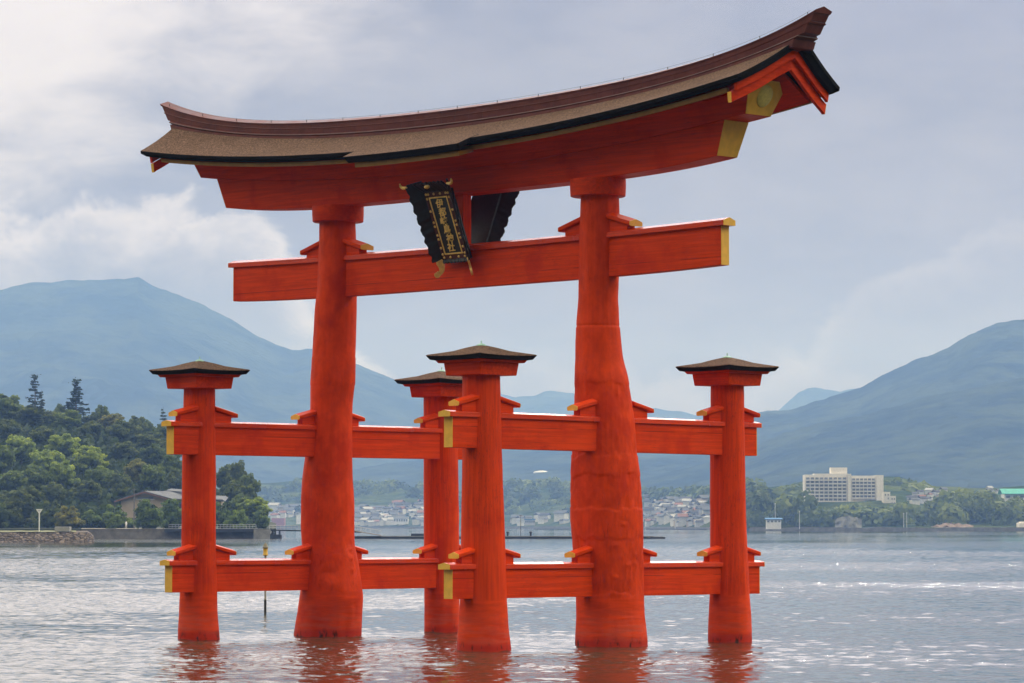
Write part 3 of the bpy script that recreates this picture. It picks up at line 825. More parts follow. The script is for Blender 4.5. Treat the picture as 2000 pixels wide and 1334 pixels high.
# ------------------------------------------------------------------ mountains
def hill_mat(name, dark, lite, tuft, s=1.0):
    m, g, p = mat(name)
    geo = g.n('ShaderNodeNewGeometry').outputs['Position']
    n = g.noise(geo, .006 * s, 6, .62, .3); t = g.n('ShaderNodeTexVoronoi', {'Vector': geo, 'Scale': tuft}).outputs[0]
    c = g.noise(geo, tuft * .5, 4, .65)
    col = g.mix(g.ss(n, .38, .62), dark, lite)
    col = g.mix(g.ss(c, .45, .75), col, tuple(x * .45 for x in dark))
    g.set(p.inputs['Base Color'], col); p.inputs['Roughness'].default_value = 1; p.inputs['Specular IOR Level'].default_value = 0
    g.set(p.inputs['Normal'], g.n('ShaderNodeBump', {'Strength': 1.0, 'Distance': 6.0, 'Height': g.m('SUBTRACT', c, t)}).outputs[0])
    return m
HILLM = hill_mat('far forested slope', (.017, .024, .017), (.048, .060, .034), .035)
FOOTM = hill_mat('wooded foothill', (.030, .052, .020), (.085, .105, .035), .07, 3)
def ridge_terrain(name, sky, Fc, Ff, Fb, zf, m, seed, p0=-700, p1=2700, stp=4, rows=52, spur=.40, power=1.25, tuft=3.2):
    sx_, sy_ = zip(*sky); pxs = np.arange(p0, p1 + 1, stp); n = len(pxs)
    crest = np.interp(pxs, sx_, sy_)
    crest = crest + np.array([1.1 * noise.fractal(Vector((p_ * .045, seed, 0)), 1, 2, 5) for p_ in pxs]); ker = np.exp(-np.linspace(-2, 2, 5) ** 2 * 2.5); crest = np.convolve(np.pad(crest, 2, 'edge'), ker / ker.sum(), 'valid')
    vs = []
    fr = np.linspace(0, 1, rows); bk = np.linspace(0, 1, 8)[1:]
    for j, px in enumerate(pxs):
        zc = at(px, crest[j], Fc)[2]
        col = []
        for v in fr:
            Fv = Ff + (Fc - Ff) * v; R = Rof(px, Fv)
            w = noise.ridged_multi_fractal(Vector((R * .0011 + seed, Fv * .0011, seed)), 1, 2, 5, 1, 2) - .9
            w2 = noise.fractal(Vector((R * .02, Fv * .008, seed)), 1, 2, 4)
            z = zf + (zc - zf) * v ** power + spur * (zc - zf) * w * v * (1 - v) * 1.6
            z += tuft * w2 * min(1, 3 * v)
            zmax = CAM[2] + (zc - CAM[2]) * Fv / Fc
            if v < .985: z = min(z, zmax - .02 * (1 - v) * max(zc, 5))
            col.append(W(R, Fv, z))
        zl = col[-1][2]
        for v in bk:
            Fv = Fc + (Fb - Fc) * v; col.append(W(Rof(px, Fv), Fv, zl * (1 - v ** .8) - 2 * v))
        vs.append(col)
    mb = MB(); mb.loft(vs, closed=False, caps=False)
    o = mb.build(name, m, smooth=180); tag(o, kind='structure'); return o
sky_left = [(-700, 640), (-300, 598), (-100, 578), (0, 565), (60, 553), (130, 548), (200, 546), (240, 545), (268, 542), (300, 560), (350, 578), (400, 598), (450, 625), (500, 655), (540, 674), (570, 684), (605, 681), (640, 692), (700, 711),
            (750, 734), (795, 752), (850, 764), (900, 774), (980, 800), (1060, 830), (1150, 865), (1300, 920), (1500, 975), (2700, 1000)]
sky_far = [(-700, 820), (500, 815), (800, 800), (900, 775), (978, 769), (1004, 776), (1043, 774), (1062, 765), (1082, 763), (1119, 768), (1180, 790), (1257, 799), (1277, 798), (1308, 801), (1339, 805), (1359, 811), (1440, 812), (1470, 806),
           (1520, 802), (1560, 765), (1578, 759), (1592, 757), (1620, 762), (1640, 765), (1660, 760), (1685, 756), (1720, 770), (1800, 800), (2700, 860)]
sky_right = [(-700, 1000), (500, 960), (700, 915), (850, 893), (1000, 872), (1150, 852), (1250, 840), (1350, 826), (1420, 815), (1480, 806), (1560, 797), (1620, 775), (1680, 758), (1700, 746), (1730, 730), (1760, 715), (1800, 699), (1850, 680), (1880, 662), (1900, 650), (1950, 632), (1980, 625), (2010, 624),
             (2100, 612), (2300, 590), (2700, 600)]
sky_r2 = [(-700, 1010), (900, 985), (1100, 962), (1250, 938), (1380, 905), (1450, 880), (1520, 850), (1600, 826), (1680, 812), (1750, 792), (1850, 765), (2000, 738), (2200, 700), (2700, 660)]
sky_foot = [(-700, 930), (300, 935), (520, 945), (600, 935), (680, 938), (780, 948), (850, 955), (930, 957), (1000, 944), (1060, 938), (1110, 948), (1180, 966), (1260, 968), (1330, 962), (1400, 958), (1450, 945), (1500, 952), (1540, 946), (1590, 936),
            (1700, 930), (1760, 934), (1820, 950), (1900, 953), (2000, 950), (2200, 940), (2700, 930)]
ridge_terrain('far_mountain', sky_far, 10300, 8200, 11300, 0, HILLM, 1.3)
ridge_terrain('left_mountain', sky_left, 7900, 5200, 9000, 0, HILLM, 4.7)
ridge_terrain('right_mountain', sky_right, 5900, 4300, 7000, 0, HILLM, 8.1)
ridge_terrain('mountain_spur', sky_r2, 4900, 3700, 5700, 0, HILLM, 2.9)
# coast: a low shore that rises to wooded foothills; the bay bends away in the middle
shoreF = lambda px: float(np.interp(px, [-700, 700, 1000, 1250, 1420, 1470, 1700, 2700], [3500, 3500, 3250, 2900, 2250, 1880, 1850, 1800]))
footF = lambda px: shoreF(px) + float(np.interp(px, [900, 1500], [420, 470]))
def foot_z(px, F):
    f0, f1 = shoreF(px), footF(px); zc = at(px, float(np.interp(px, *zip(*sky_foot))), f1)[2]
    v = max(0., min(1., (F - f0) / (f1 - f0)))
    return 1.6 * min(1, v * 60) + (zc - 1.6) * (max(0, v - .03) / .97) ** 1.15
def build_coast():
    vs = []
    for px in np.arange(-700, 2701, 6):
        f0, f1 = shoreF(px), footF(px); col = [W(Rof(px, f0 - 1), f0 - 1, -1.), W(Rof(px, f0), f0, 1.2)]
        for v in np.linspace(.012, 1, 26):
            F = f0 + v * (f1 - f0); R = Rof(px, F)
            col.append(W(R, F, foot_z(px, F) + 1.2 * v * noise.fractal(Vector((R * .03, F * .02, 5)), 1, 2, 3)))
        zl = col[-1][2]
        for v in (.2, .5, 1): col.append(W(Rof(px, f1 + 900 * v), f1 + 900 * v, zl * (1 - .7 * v)))
        vs.append(col)
    mb = MB(); mb.loft(vs, closed=False, caps=False); tag(mb.build('coast', FOOTM, smooth=180), kind='structure')
build_coast()
SEAWALL = simple('weathered sea wall', (.13, .125, .115), .9, .3, .4)
mb = MB(); secs = []
for px in np.arange(500, 2600, 12):
    f = shoreF(px) - 3; R = Rof(px, f); h = 1.9 + .5 * noise.noise(Vector((px * .02, 0, 0)))
    secs.append([W(R, f, -.8), W(R, f + .5, h), W(R, f + 8, h), W(R, f + 8, -.8)])
mb.loft(secs); tag(mb.build('sea_wall', SEAWALL), 'long low grey sea wall along the far shore beneath the town and hotel', 'sea wall')

# ------------------------------------------------------------------ foliage
def leaf_mat(name, c0, c1, c2):
    m, g, p = mat(name)
    geo = g.n('ShaderNodeNewGeometry'); oi = g.n('ShaderNodeObjectInfo')
    r = g.n('ShaderNodeAttribute', attribute_name='leafvar').outputs['Fac']
    n = g.noise(geo.outputs['Position'], .35, 3, .6)
    f = g.m('ADD', g.m('MULTIPLY', r, .6), g.m('MULTIPLY', n, .5))
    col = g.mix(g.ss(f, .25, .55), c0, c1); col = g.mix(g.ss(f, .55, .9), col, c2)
    tint = g.n('ShaderNodeMix', data_type='RGBA', blend_type='MULTIPLY')
    g.set(tint.inputs[0], 1.0); g.set(tint.inputs[6], col); g.set(tint.inputs[7], oi.outputs['Color'])
    g.set(p.inputs['Base Color'], tint.outputs[2]); p.inputs['Roughness'].default_value = .7; p.inputs['Specular IOR Level'].default_value = .25
    tr = g.n('ShaderNodeBsdfTranslucent', {0: tint.outputs[2]})
    mx = g.n('ShaderNodeMixShader', {0: .35, 1: p.outputs[0], 2: tr.outputs[0]})
    out = [n_ for n_ in g.t.nodes if n_.type == 'OUTPUT_MATERIAL'][0]; g.set(out.inputs[0], mx.outputs[0])
    return m
LEAF = leaf_mat('broad leaves', (.046, .066, .016), (.115, .155, .030), (.225, .260, .048))
NEEDLE = leaf_mat('needles', (.020, .034, .017), (.036, .056, .026), (.060, .082, .036))
BARK = simple('bark', (.09, .065, .05), .9, .3, 2)
def leaf_mesh(name, quads, m):
    """quads: arrays centre(n,3), normal(n,3), size(n), var(n)"""
    c, nr, s, var = quads; n = len(c)
    rs = np.random.RandomState(n)
    a = np.cross(nr, rs.normal(size=(n, 3))); a /= np.linalg.norm(a, axis=1)[:, None] + 1e-9; b = np.cross(nr, a)
    s = s[:, None]
    v = np.stack([c - a * s - b * s * .55, c + a * s - b * s * .55, c + a * s * .8 + b * s * .6, c - a * s * .8 + b * s * .6], 1).reshape(-1, 3)
    me = bpy.data.meshes.new(name); me.vertices.add(4 * n); me.vertices.foreach_set('co', v.astype(np.float32).ravel())
    me.loops.add(4 * n); me.loops.foreach_set('vertex_index', np.arange(4 * n, dtype=np.int32)); me.polygons.add(n); me.polygons.foreach_set('loop_start', np.arange(0, 4 * n, 4, dtype=np.int32))
    at_ = me.attributes.new('leafvar', 'FLOAT', 'POINT'); at_.data.foreach_set('value', np.repeat(var, 4).astype(np.float32))
    me.materials.append(m); me.update(calc_edges=True); return me
def broad_tree(seed, H=12., Wd=11., clumps=46, per=80, leaf=.34, low=.22, lobes=5, drop=0.):
    rs = np.random.RandomState(seed); C = []; N = []; S = []; V = []
    lob = []
    for i in range(lobes):
        a = rs.uniform(0, 6.28); rr = Wd * rs.uniform(.10, .27); z = H * (rs.uniform(.45, .80) - drop)
        lob.append((np.array([rr * math.cos(a), rr * math.sin(a), z]), Wd * rs.uniform(.20, .31)))
    lob.append((np.array([0, 0, H * .68]), Wd * .33))
    lob.append((np.array([0, 0, H * (.42 - drop * .8)]), Wd * .36))
    for i in range(clumps):
        lc, lr = lob[i % len(lob)]
        d = rs.normal(size=3); d[2] = abs(d[2]) * .9 - .25; d /= np.linalg.norm(d)
        cc = lc + d * lr * rs.uniform(.72, 1.05) * np.array([1, 1, .9]); cr = Wd * rs.uniform(.075, .13); cv = rs.uniform(0, 1)
        q = rs.normal(size=(per, 3)); q /= np.linalg.norm(q, axis=1)[:, None]
        r = rs.uniform(.35, 1.05, per) ** .6
        pos = cc + q * (cr * r)[:, None] * np.array([1.15, 1.15, .8])
        nn = q + np.array([0, 0, .5]) + rs.normal(size=(per, 3)) * .5; nn /= np.linalg.norm(nn, axis=1)[:, None]
        C.append(pos); N.append(nn); S.append(leaf * rs.uniform(.6, 1.25, per)); V.append(np.clip(.45 * cv + .35 * rs.uniform(0, 1, per) + .25 * (q[:, 2] * .5 + .5), 0, 1))  # upper leaves of each clump coloured paler, painting in light from above
    # loose inner leaves so the crown is not hollow
    for lc, lr in lob:
        k = 90; q = rs.normal(size=(k, 3)); q /= np.linalg.norm(q, axis=1)[:, None]
        C.append(lc + q * lr * rs.uniform(.3, .75, k)[:, None]); N.append(q); S.append(leaf * 2.2 * rs.uniform(.7, 1.2, k)); V.append(rs.uniform(0, .4, k))  # inner leaves coloured darker, painting in the crown's shade
    C, N, S, V = map(np.concatenate, (C, N, S, V)); C[:, 2] = np.clip(C[:, 2], H * low * .5, 1e9)
    root = empty('broadleaf_tree')
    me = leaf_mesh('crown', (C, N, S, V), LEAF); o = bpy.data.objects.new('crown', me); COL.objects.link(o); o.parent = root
    mb = MB(); mb.tube([(0, 0, -.6), (.1, 0, H * .2), (.0, .1, H * .42), (0, 0, H * .66)], [Wd * .035, Wd * .028, Wd * .02, Wd * .008], 8)
    for lc, lr in lob[:5]: mb.tube([(0, .05, H * .3), tuple(lc * .6 + np.array([0, 0, H * .12])), tuple(lc)], [Wd * .016, Wd * .01, Wd * .004], 6)
    mb.build('trunk', BARK, root, smooth=60)
    return root
def conifer(seed, H=15., Wd=7., tiers=15, sparse=.9, tuft=True):
    rs = np.random.RandomState(seed); C = []; N = []; S = []; V = []; mb = MB()
    mb.tube([(0, 0, -.6), (.1, 0, H * .5), (0, 0, H)], [Wd * .035, Wd * .02, .03], 7)
    for i in range(tiers):
        t = (i + .3) / tiers; z = H * (.16 + .82 * t); L = Wd / 2 * (1 - t) ** .8 * rs.uniform(.75, 1.15) + .35
        nb = 6 if t < .8 else 4
        for k in range(nb):
            if rs.uniform() > sparse: continue
            a = rs.uniform(0, 6.28); lk = L * rs.uniform(.65, 1.15); d = np.array([math.cos(a), math.sin(a), 0])
            e = d * lk + np.array([0, 0, lk * rs.uniform(-.05, .22)])
            mb.tube([(0, 0, z), tuple(e + np.array([0, 0, z]))], [.05, .015], 4)
            m_ = int(26 + 34 * (1 - t)); u = rs.uniform(.22, 1.05, m_)
            side = np.cross(d, [0, 0, 1])
            pos = np.array([0, 0, z]) + e * u[:, None] + side * (rs.normal(size=m_) * .17 * lk * (1.15 - u))[:, None] + np.array([0, 0, 1]) * (rs.normal(size=m_) * .13 - .08)[:, None]
            nn = np.array([0, 0, 1.]) + rs.normal(size=(m_, 3)) * .45; nn /= np.linalg.norm(nn, axis=1)[:, None]
            C.append(pos); N.append(nn); S.append(rs.uniform(.16, .34, m_)); V.append(rs.uniform(0, 1, m_))
    if tuft:   # fuller top
        q = rs.normal(size=(70, 3)) * np.array([Wd * .07, Wd * .07, H * .022]); C.append(q + np.array([0, 0, H * .985])); nn = rs.normal(size=(70, 3)); nn /= np.linalg.norm(nn, axis=1)[:, None]; N.append(nn); S.append(rs.uniform(.15, .3, 70)); V.append(rs.uniform(0, 1, 70))
    C, N, S, V = map(np.concatenate, (C, N, S, V))
    root = empty('conifer_tree'); me = leaf_mesh('crown', (C, N, S, V), NEEDLE); o = bpy.data.objects.new('crown', me); COL.objects.link(o); o.parent = root
    mb.build('trunk', BARK, root, smooth=60)
    return root
def put(o, px, F, zb, ht, wd, base, rot=0, tint=(1, 1, 1)):
    p = W(Rof(px, F), F, zb); o.location = p; o.rotation_euler = (0, 0, rot); o.scale = (wd / base[1], wd / base[1], ht / base[0])
    for ch in o.children:
        if ch.name.startswith('crown'): ch.color = (*tint, 1)

# wooded headland on the left
def head_z(px, F):
    s = max(0, min(1, (F - 792) / 230)); s = s * s * (3 - 2 * s)
    k = float(np.interp(px, [-600, 180, 300, 380, 450, 540, 560], [30, 28, 24, 13, 6, 1.2, .6]))
    return 2.25 + s * k
GROUND = simple('headland soil and grass', (.030, .036, .016), 1, .4, .25)
vs = []
for px in np.arange(-700, 545, 8):
    col = [W(Rof(px, 769), 769, -1)]
    for F in np.linspace(770, 1150, 40):
        R = Rof(px, F); col.append(W(R, F, head_z(px, F) + (.3 * noise.noise(Vector((R * .1, F * .1, 0))) if F > 800 else 0)))
    col.append(W(Rof(px, 1250), 1250, -1)); vs.append(col)
mb = MB(); mb.loft(vs, closed=False); tag(mb.build('headland', GROUND, smooth=60), kind='structure')

protos = [(broad_tree(11), (12., 11.)), (broad_tree(12, lobes=7, clumps=56), (12., 11.)), (broad_tree(13, lobes=4, clumps=40), (12., 11.)), (broad_tree(14, lobes=6, clumps=50), (12., 11.)), (broad_tree(15, H=9, Wd=11, low=.1, clumps=60, lobes=7, drop=.22), (9., 11.))]
cprotos = [(conifer(21, H=18, Wd=8.5, tiers=17, sparse=.62), (18., 8.5)), (conifer(22, H=18, Wd=8.5, tiers=20, sparse=.95), (18., 8.5)), (conifer(23, H=18, Wd=5.0, tiers=14, sparse=.55, tuft=False), (18., 5.0))]
used = {}
def inst(tab, i):
    o, b = tab[i]
    if id(o) not in used: used[id(o)] = 1; return o, b
    return copy_tree(o), b
DK, BG, MD, LT, YL, BR, BL = (.90, .88, .74), (1.0, 1.02, .90), (1.15, 1.2, .95), (2.1, 2.05, 1.2), (2.4, 2.25, 1.2), (1.7, 1.3, .95), (.85, .92, .95)
# (zoomed bearing x, top, width, distance, kind, tint, label); bearings read at 3.511x from (0,700)
TREES = [
 (25, 232, 250, 1015, 0, MD, 'round dark broadleaf tree at the left picture edge high on the headland'),
 (120, 330, 190, 1040, 1, DK, 'dark tree right beside the left-edge crown below the taller conifer'),
 (200, 405, 240, 1000, 3, DK, 'dark broad crown spreading under the taller sparse conifer'),
 (350, 430, 200, 1010, 1, DK, 'dark rounded tree filling the gap between the two tall conifers'),
 (425, 318, 120, 1050, 2, BG, 'slim bluish tree showing just left of the shorter conifer'),
 (455, 400, 230, 990, 0, MD, 'mid green crown in front of the shorter conifer'),
 (640, 375, 150, 1040, 2, DK, 'dark narrow tree just right of the shorter conifer on the skyline'),
 (712, 328, 135, 1040, 2, BG, 'pointed bluish tree standing above its neighbours on the skyline'),
 (760, 402, 220, 1000, 1, BR, 'brownish green crown below the pointed skyline tree'),
 (930, 386, 150, 1030, 0, DK, 'dark domed tree on the skyline left of the front left sleeve pillar'),
 (1010, 420, 150, 1040, 3, BL, 'bluish dark tree on the skyline near the sleeve pillar cap wedges'),
 (1110, 440, 160, 1030, 3, BG, 'bluish tree under the sparse treetop by the sleeve pillar'),
 (1210, 470, 150, 1010, 1, BG, 'bluish tree half hidden behind the front left sleeve pillar'),
 (620, 470, 210, 960, 3, DK, 'dark mid-slope tree under the narrow skyline tree'),
 (870, 450, 250, 965, 2, DK, 'large dark mid-slope tree below the domed skyline tree'),
 (1020, 500, 220, 960, 0, DK, 'dark mid-slope crown left of the sleeve pillar'),
 (1160, 545, 200, 950, 3, DK, 'dark mid-slope tree touching the sleeve pillar at beam height'),
 (70, 470, 210, 960, 2, DK, 'dark mid-slope tree near the left picture edge'),
 (280, 520, 220, 945, 3, DK, 'dark mid-slope tree behind the pale rounded crowns'),
 (150, 520, 250, 915, 1, LT, 'pale green tall crown in the lighter band on the left slope'),
 (455, 545, 260, 925, 0, LT, 'pale rounded crown in the middle of the wooded slope'),
 (30, 600, 210, 900, 3, MD, 'mid green crown at the left edge below the dark trees'),
 (640, 605, 250, 900, 2, YL, 'yellowish green domed crown brightest on the wooded slope'),
 (340, 615, 240, 890, 1, LT, 'pale green leafy tree left of the yellowish domed crown'),
 (850, 560, 210, 930, 1, DK, 'dark spreading tree right of the yellowish domed crown'),
 (1050, 590, 190, 925, 2, BL, 'bluish dark tree above the tan roofed hall'),
 (1180, 640, 190, 910, 0, MD, 'mid green tree above the hall roof beside the sleeve pillar'),
 (930, 690, 200, 890, 3, BR, 'brownish green crown above the left end of the hall roof'),
 (1060, 720, 200, 880, 1, MD, 'mid green tree directly behind the hall roof'),
 (1215, 760, 170, 875, 2, DK, 'dark tree behind the hall close to the sleeve pillar'),
 (440, 690, 220, 870, 0, LT, 'fresh green upright tree in the middle front of the wood'),
 (250, 740, 240, 868, 2, MD, 'mid green tree in the front rank left of the fresh green one'),
 (90, 760, 230, 862, 1, MD, 'mid green tree in the front rank near the left picture edge'),
 (700, 740, 230, 872, 3, MD, 'wide mid green tree above the left end of the hall wall'),
 (840, 780, 200, 862, 0, DK, 'dark tree just left of the hall gable'),
 (590, 830, 220, 850, 1, DK, 'dark tree above the pale path at the shore'),
 (380, 850, 220, 842, 3, DK, 'dark tree behind the small white marker post'),
 (180, 880, 230, 838, 2, DK, 'dark tree in the front rank above the stone embankment'),
 (20, 900, 220, 835, 0, DK, 'dark tree at the left picture edge above the stone embankment'),
 (1560, 712, 210, 960, 1, BG, 'bluish tree just right of the front left sleeve pillar'),
 (1615, 688, 190, 955, 0, DK, 'tallest dark round tree at the right end of the wood'),
 (1700, 800, 200, 905, 2, BG, 'bluish tree sloping down to the right end of the wood'),
 (1590, 840, 210, 900, 3, DK, 'dark tree low behind the shrubs right of the sleeve pillar'),
 (1745, 965, 250, 842, 1, LT, 'pale green spreading tree at the tip of the headland'),
 (1640, 930, 180, 870, 3, MD, 'mid green tree between the headland tip and the sleeve pillar')]
SHRUBS = [
 (110, 955, 300, 806, 4, (.75, .72, .55), 'large dark brownish bush on the stone embankment'),
 (-20, 990, 200, 800, 4, (.7, .75, .6), 'dark bush at the left picture edge on the embankment'),
 (350, 975, 190, 803, 4, (.8, .8, .6), 'dark green bush right of the white marker post'),
 (470, 1015, 190, 796, 4, (1.65, 1.2, .6), 'yellowish brown bush sloping down at the end of the embankment'),
 (640, 1035, 150, 800, 4, (1.15, 1.25, 1.1), 'small pale round shrub at the path before the dark hedge'),
 (800, 1000, 200, 792, 4, (1.1, 1.2, .9), 'mid green shrub in front of the hall wall'),
 (770, 1105, 90, 774, 4, (.9, 1, .8), 'small low bush growing over the sea wall'),
 (1030, 1020, 240, 774, 4, (.85, .98, .85), 'big dense green bush hanging over the sea wall to the water'),
 (1190, 965, 200, 790, 4, (1.0, 1.15, .95), 'tall green bush beside the front left sleeve pillar'),
 (1530, 985, 150, 800, 4, (.95, 1.05, .9), 'green shrub just right of the sleeve pillar near the pier'),
 (1630, 1055, 160, 795, 4, (1.5, 1.6, 1.1), 'pale yellow green shrub behind the pier railing'),
 (1800, 1035, 130, 806, 4, (1.1, 1.2, .9), 'low leafy shrub at the outer tip of the headland')]
rnd = random.Random(3)
for zx, zt, zw, F, k, tint, lab in TREES + SHRUBS:
    px, py, wp = zx / 3.511, 700 + zt / 3.511, zw / 3.511 * 1.04
    o, b = inst(protos, k)
    zb = head_z(px, F); top = at(px, py, F)[2]; w_ = wp / FPX * F; ht = max(top - zb, w_ * .8)
    hh = min(ht, w_ * 1.55)
    if ht > hh: zb = top - hh          # on a slope the foot is hidden in the wood
    zb = max(zb - .4, 0.2) if k == 4 else zb
    ground = head_z(px, F)
    if zb > ground + .5 and k != 4: zb = ground; hh = top - ground
    put(o, px, F, zb, hh * 1.02, w_, b, rnd.uniform(0, 6.28), tint)
    sh = (zx, zt, zw, F, k, tint, lab) in SHRUBS
    o.name = 'shrub' if sh else 'broadleaf_tree'
    tag(o, lab, 'shrub' if sh else 'tree', 'shrubs along the headland shore' if sh else 'trees of the wooded headland')
for zx, zt, zw, F, k, tint, lab in [(238, 118, 185, 1000, 0, (.85, .95, .85), 'tallest sparse conifer with a tufted top above the wood on the left'),
                                    (520, 150, 215, 1000, 1, (.95, 1.1, 1.0), 'tall tapering conifer right of the sparse one above the wood'),
                                    (282, 215, 80, 1010, 2, (.9, 1, .9), 'thin bare-topped conifer close behind the tallest one'),
                                    (1118, 330, 105, 1060, 2, (1.5, 1.6, 1.5), 'faint thin treetop rising by the front left sleeve pillar')]:
    px, py = zx / 3.511, 700 + zt / 3.511; o, b = inst(cprotos, k)
    zb = head_z(px, F); top = at(px, py, F)[2]
    put(o, px, F, zb, top - zb, zw / 3.511 / FPX * F * 1.1, b, rnd.uniform(0, 6.28), tint)
    o.name = 'conifer_tree'; tag(o, lab, 'tree', 'tall conifers above the wood')

def undergrowth():
    rs = np.random.RandomState(31); n = 26000
    px = rs.uniform(-120, 500, n); F = 800 + 240 * rs.uniform(0, 1, n) ** .9
    clump = np.array([noise.noise(Vector((a * .06, b * .05, 4.))) for a, b in zip(px, F)])
    z = np.array([head_z(a, b) for a, b in zip(px, F)]) + (2.6 + 3.0 * clump) * rs.uniform(0.1, 1, n) ** .6 * np.clip((F - 798) / 30, .25, 1) * np.clip((520 - px) / 120, .15, 1)
    keep = ~((px > 215) & (px < 450) & (F < 855)); px, F, z, clump = px[keep], F[keep], z[keep], clump[keep]
    C = np.array([W(Rof(a, b), b, c) for a, b, c in zip(px, F, z)]); n = len(px); N = rs.normal(size=(n, 3)) + np.array([0, 0, .6]); N /= np.linalg.norm(N, axis=1)[:, None]
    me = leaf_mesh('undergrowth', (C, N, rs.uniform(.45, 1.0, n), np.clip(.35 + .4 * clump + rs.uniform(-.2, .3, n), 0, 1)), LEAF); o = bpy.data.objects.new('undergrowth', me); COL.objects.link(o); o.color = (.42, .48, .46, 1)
    tag(o, 'dark undergrowth filling the slope between the headland trees', 'undergrowth', kind='stuff')
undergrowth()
# far-off woods round the hotel and along the foothills: one mass
def far_wood():
    rs = np.random.RandomState(5); C = []; N = []; S = []; V = []
    def crown(px, F, zb, w, h, v):
        n = 110; q = rs.normal(size=(n, 3)); q[:, 2] = np.abs(q[:, 2]) * .9 - .2; q /= np.linalg.norm(q, axis=1)[:, None]
        ctr = W(Rof(px, F), F, zb)
        rr = rs.uniform(.75, 1.08, n)[:, None]
        C.append(ctr + q * rr * np.array([w / 2, w / 2, h])); nn = q + rs.normal(size=(n, 3)) * .4; nn /= np.linalg.norm(nn, axis=1)[:, None]
        N.append(nn); S.append(w * rs.uniform(.07, .14, n)); V.append(np.clip(v + rs.uniform(-.25, .25, n), 0, 1))
    skyw = [(1440, 962), (1470, 955), (1510, 950), (1545, 945), (1575, 938), (1580, 985), (1640, 990), (1660, 992), (1665, 985), (1715, 985), (1735, 940), (1770, 935), (1815, 958), (1830, 975), (1850, 962), (1880, 955), (1925, 957), (1950, 965), (2100, 960)]
    sx_, sy_ = zip(*skyw)
    for i in range(330):
        px = rs.uniform(1440, 2080); F = rs.uniform(1885, 2030)
        top = at(px, np.interp(px, sx_, sy_) + rs.uniform(0, 28), F)[2]
        w = rs.uniform(8, 17); h = w * rs.uniform(.5, .8)
        zb = rs.uniform(1.0, max(1.5, top - h))
        if 1772 < px < 1812 and zb + h > 13: continue
        if 1700 < px < 1758: top = min(top, at(px, 992, F)[2]); h = min(h, top - .5); zb = top - h
        if 1490 < px < 1535 and F < 1960 and zb < 6: continue
        crown(px, F, zb, w, h, rs.uniform(.1, .9))
    for px, py, F, w, h in [(1483, 957, 1960, 18, 15), (1545, 950, 2250, 26, 10), (1520, 955, 2240, 24, 9), (1755, 936, 2250, 26, 12), (1790, 945, 2240, 28, 11), (1740, 940, 2260, 22, 11), (1770, 950, 2220, 26, 11), (1810, 958, 2240, 24, 10),
                            (1562, 945, 2235, 20, 12), (1460, 965, 2050, 24, 9), (1665, 985, 2010, 22, 8), (1700, 992, 1990, 22, 8), (1850, 962, 1950, 26, 14), (1880, 956, 1955, 24, 15), (1915, 958, 1950, 26, 15)]:
        for _ in range(2): crown(px + rs.uniform(-8, 8), F, at(px, py, F)[2] - h, w, h, rs.uniform(.3, 1))
    for i in range(420):     # foothills behind the town
        px = rs.uniform(500, 1480); f0, f1 = shoreF(px), footF(px); F = f0 + (f1 - f0) * rs.uniform(.15, 1.0) ** .6
        if rs.uniform() < .35 and not 960 < px < 1120: continue
        if (690 < px < 836 or 1250 < px < 1392) and F < f0 + (f1 - f0) * .72: continue
        w = rs.uniform(10, 26); crown(px, F, foot_z(px, F) - 2, w, w * rs.uniform(.3, .55), rs.uniform(.0, .8))
    for px, py in [(1000, 946), (1020, 942), (1040, 945), (1062, 944), (1085, 950), (1010, 955), (1050, 955), (1105, 953), (1030, 988), (1010, 990), (1045, 995)]:
        F = footF(px) - 20; crown(px, F, at(px, py, F)[2] - 10, 34, 12, .95)
    C, N, S, V = map(np.concatenate, (C, N, S, V))
    me = leaf_mesh('distant_woodland', (C, N, S, V), LEAF); o = bpy.data.objects.new('distant_woodland', me); COL.objects.link(o); o.color = (1.0, 1.0, .95, 1)
    tag(o, 'hazy green woodland along the far shore and foothills', 'woodland', kind='stuff')
far_wood()

# ------------------------------------------------------------------ hotel and far buildings
CREAM = simple('pale hotel render', (.80, .74, .65), .8, .08, .15)
PALEW = simple('white wall', (.80, .79, .76), .8, .1, .2)
GREYW = simple('grey wall', (.50, .50, .51), .8, .12, .2)
TANW = simple('tan wall', (.50, .40, .30), .85, .1, .3)
GLASS = simple('dark window glass', (.20, .21, .22), .15, .3, .5)
ROOFG = simple('grey tile roof', (.115, .12, .13), .7, .25, .5, spec=.08)
ROOFD = simple('dark tile roof', (.075, .075, .085), .75, .25, .5, spec=.08)
ROOFO = simple('orange tile roof', (.36, .13, .065), .8, .2, .5, spec=.08)
ROOFB = simple('blue metal roof', (.10, .22, .42), .7, .15, .5, spec=.06)
ROOFT = simple('turquoise metal roof', (.09, .36, .29), .7, .15, .5, spec=.06)
ROOFW = simple('white metal roof', (.60, .60, .60), .5, .08, .3)
CONC = simple('concrete', (.26, .25, .235), .9, .25, .6)
DARKM = simple('dark steel', (.022, .025, .032), .6, .4, 2)
REDW = simple('red warehouse cladding', (.34, .115, .085), .7, .15, .2)
def frame_box(mb, px0, px1, z0, z1, F, depth, dF=0):
    R0, R1 = Rof(px0, F), Rof(px1, F)
    q = [W(R0, F + dF, z0), W(R1, F + dF, z0), W(R1, F + dF + depth, z0), W(R0, F + dF + depth, z0)]
    mb.loft([q, [p + np.array([0, 0, z1 - z0]) for p in q]])
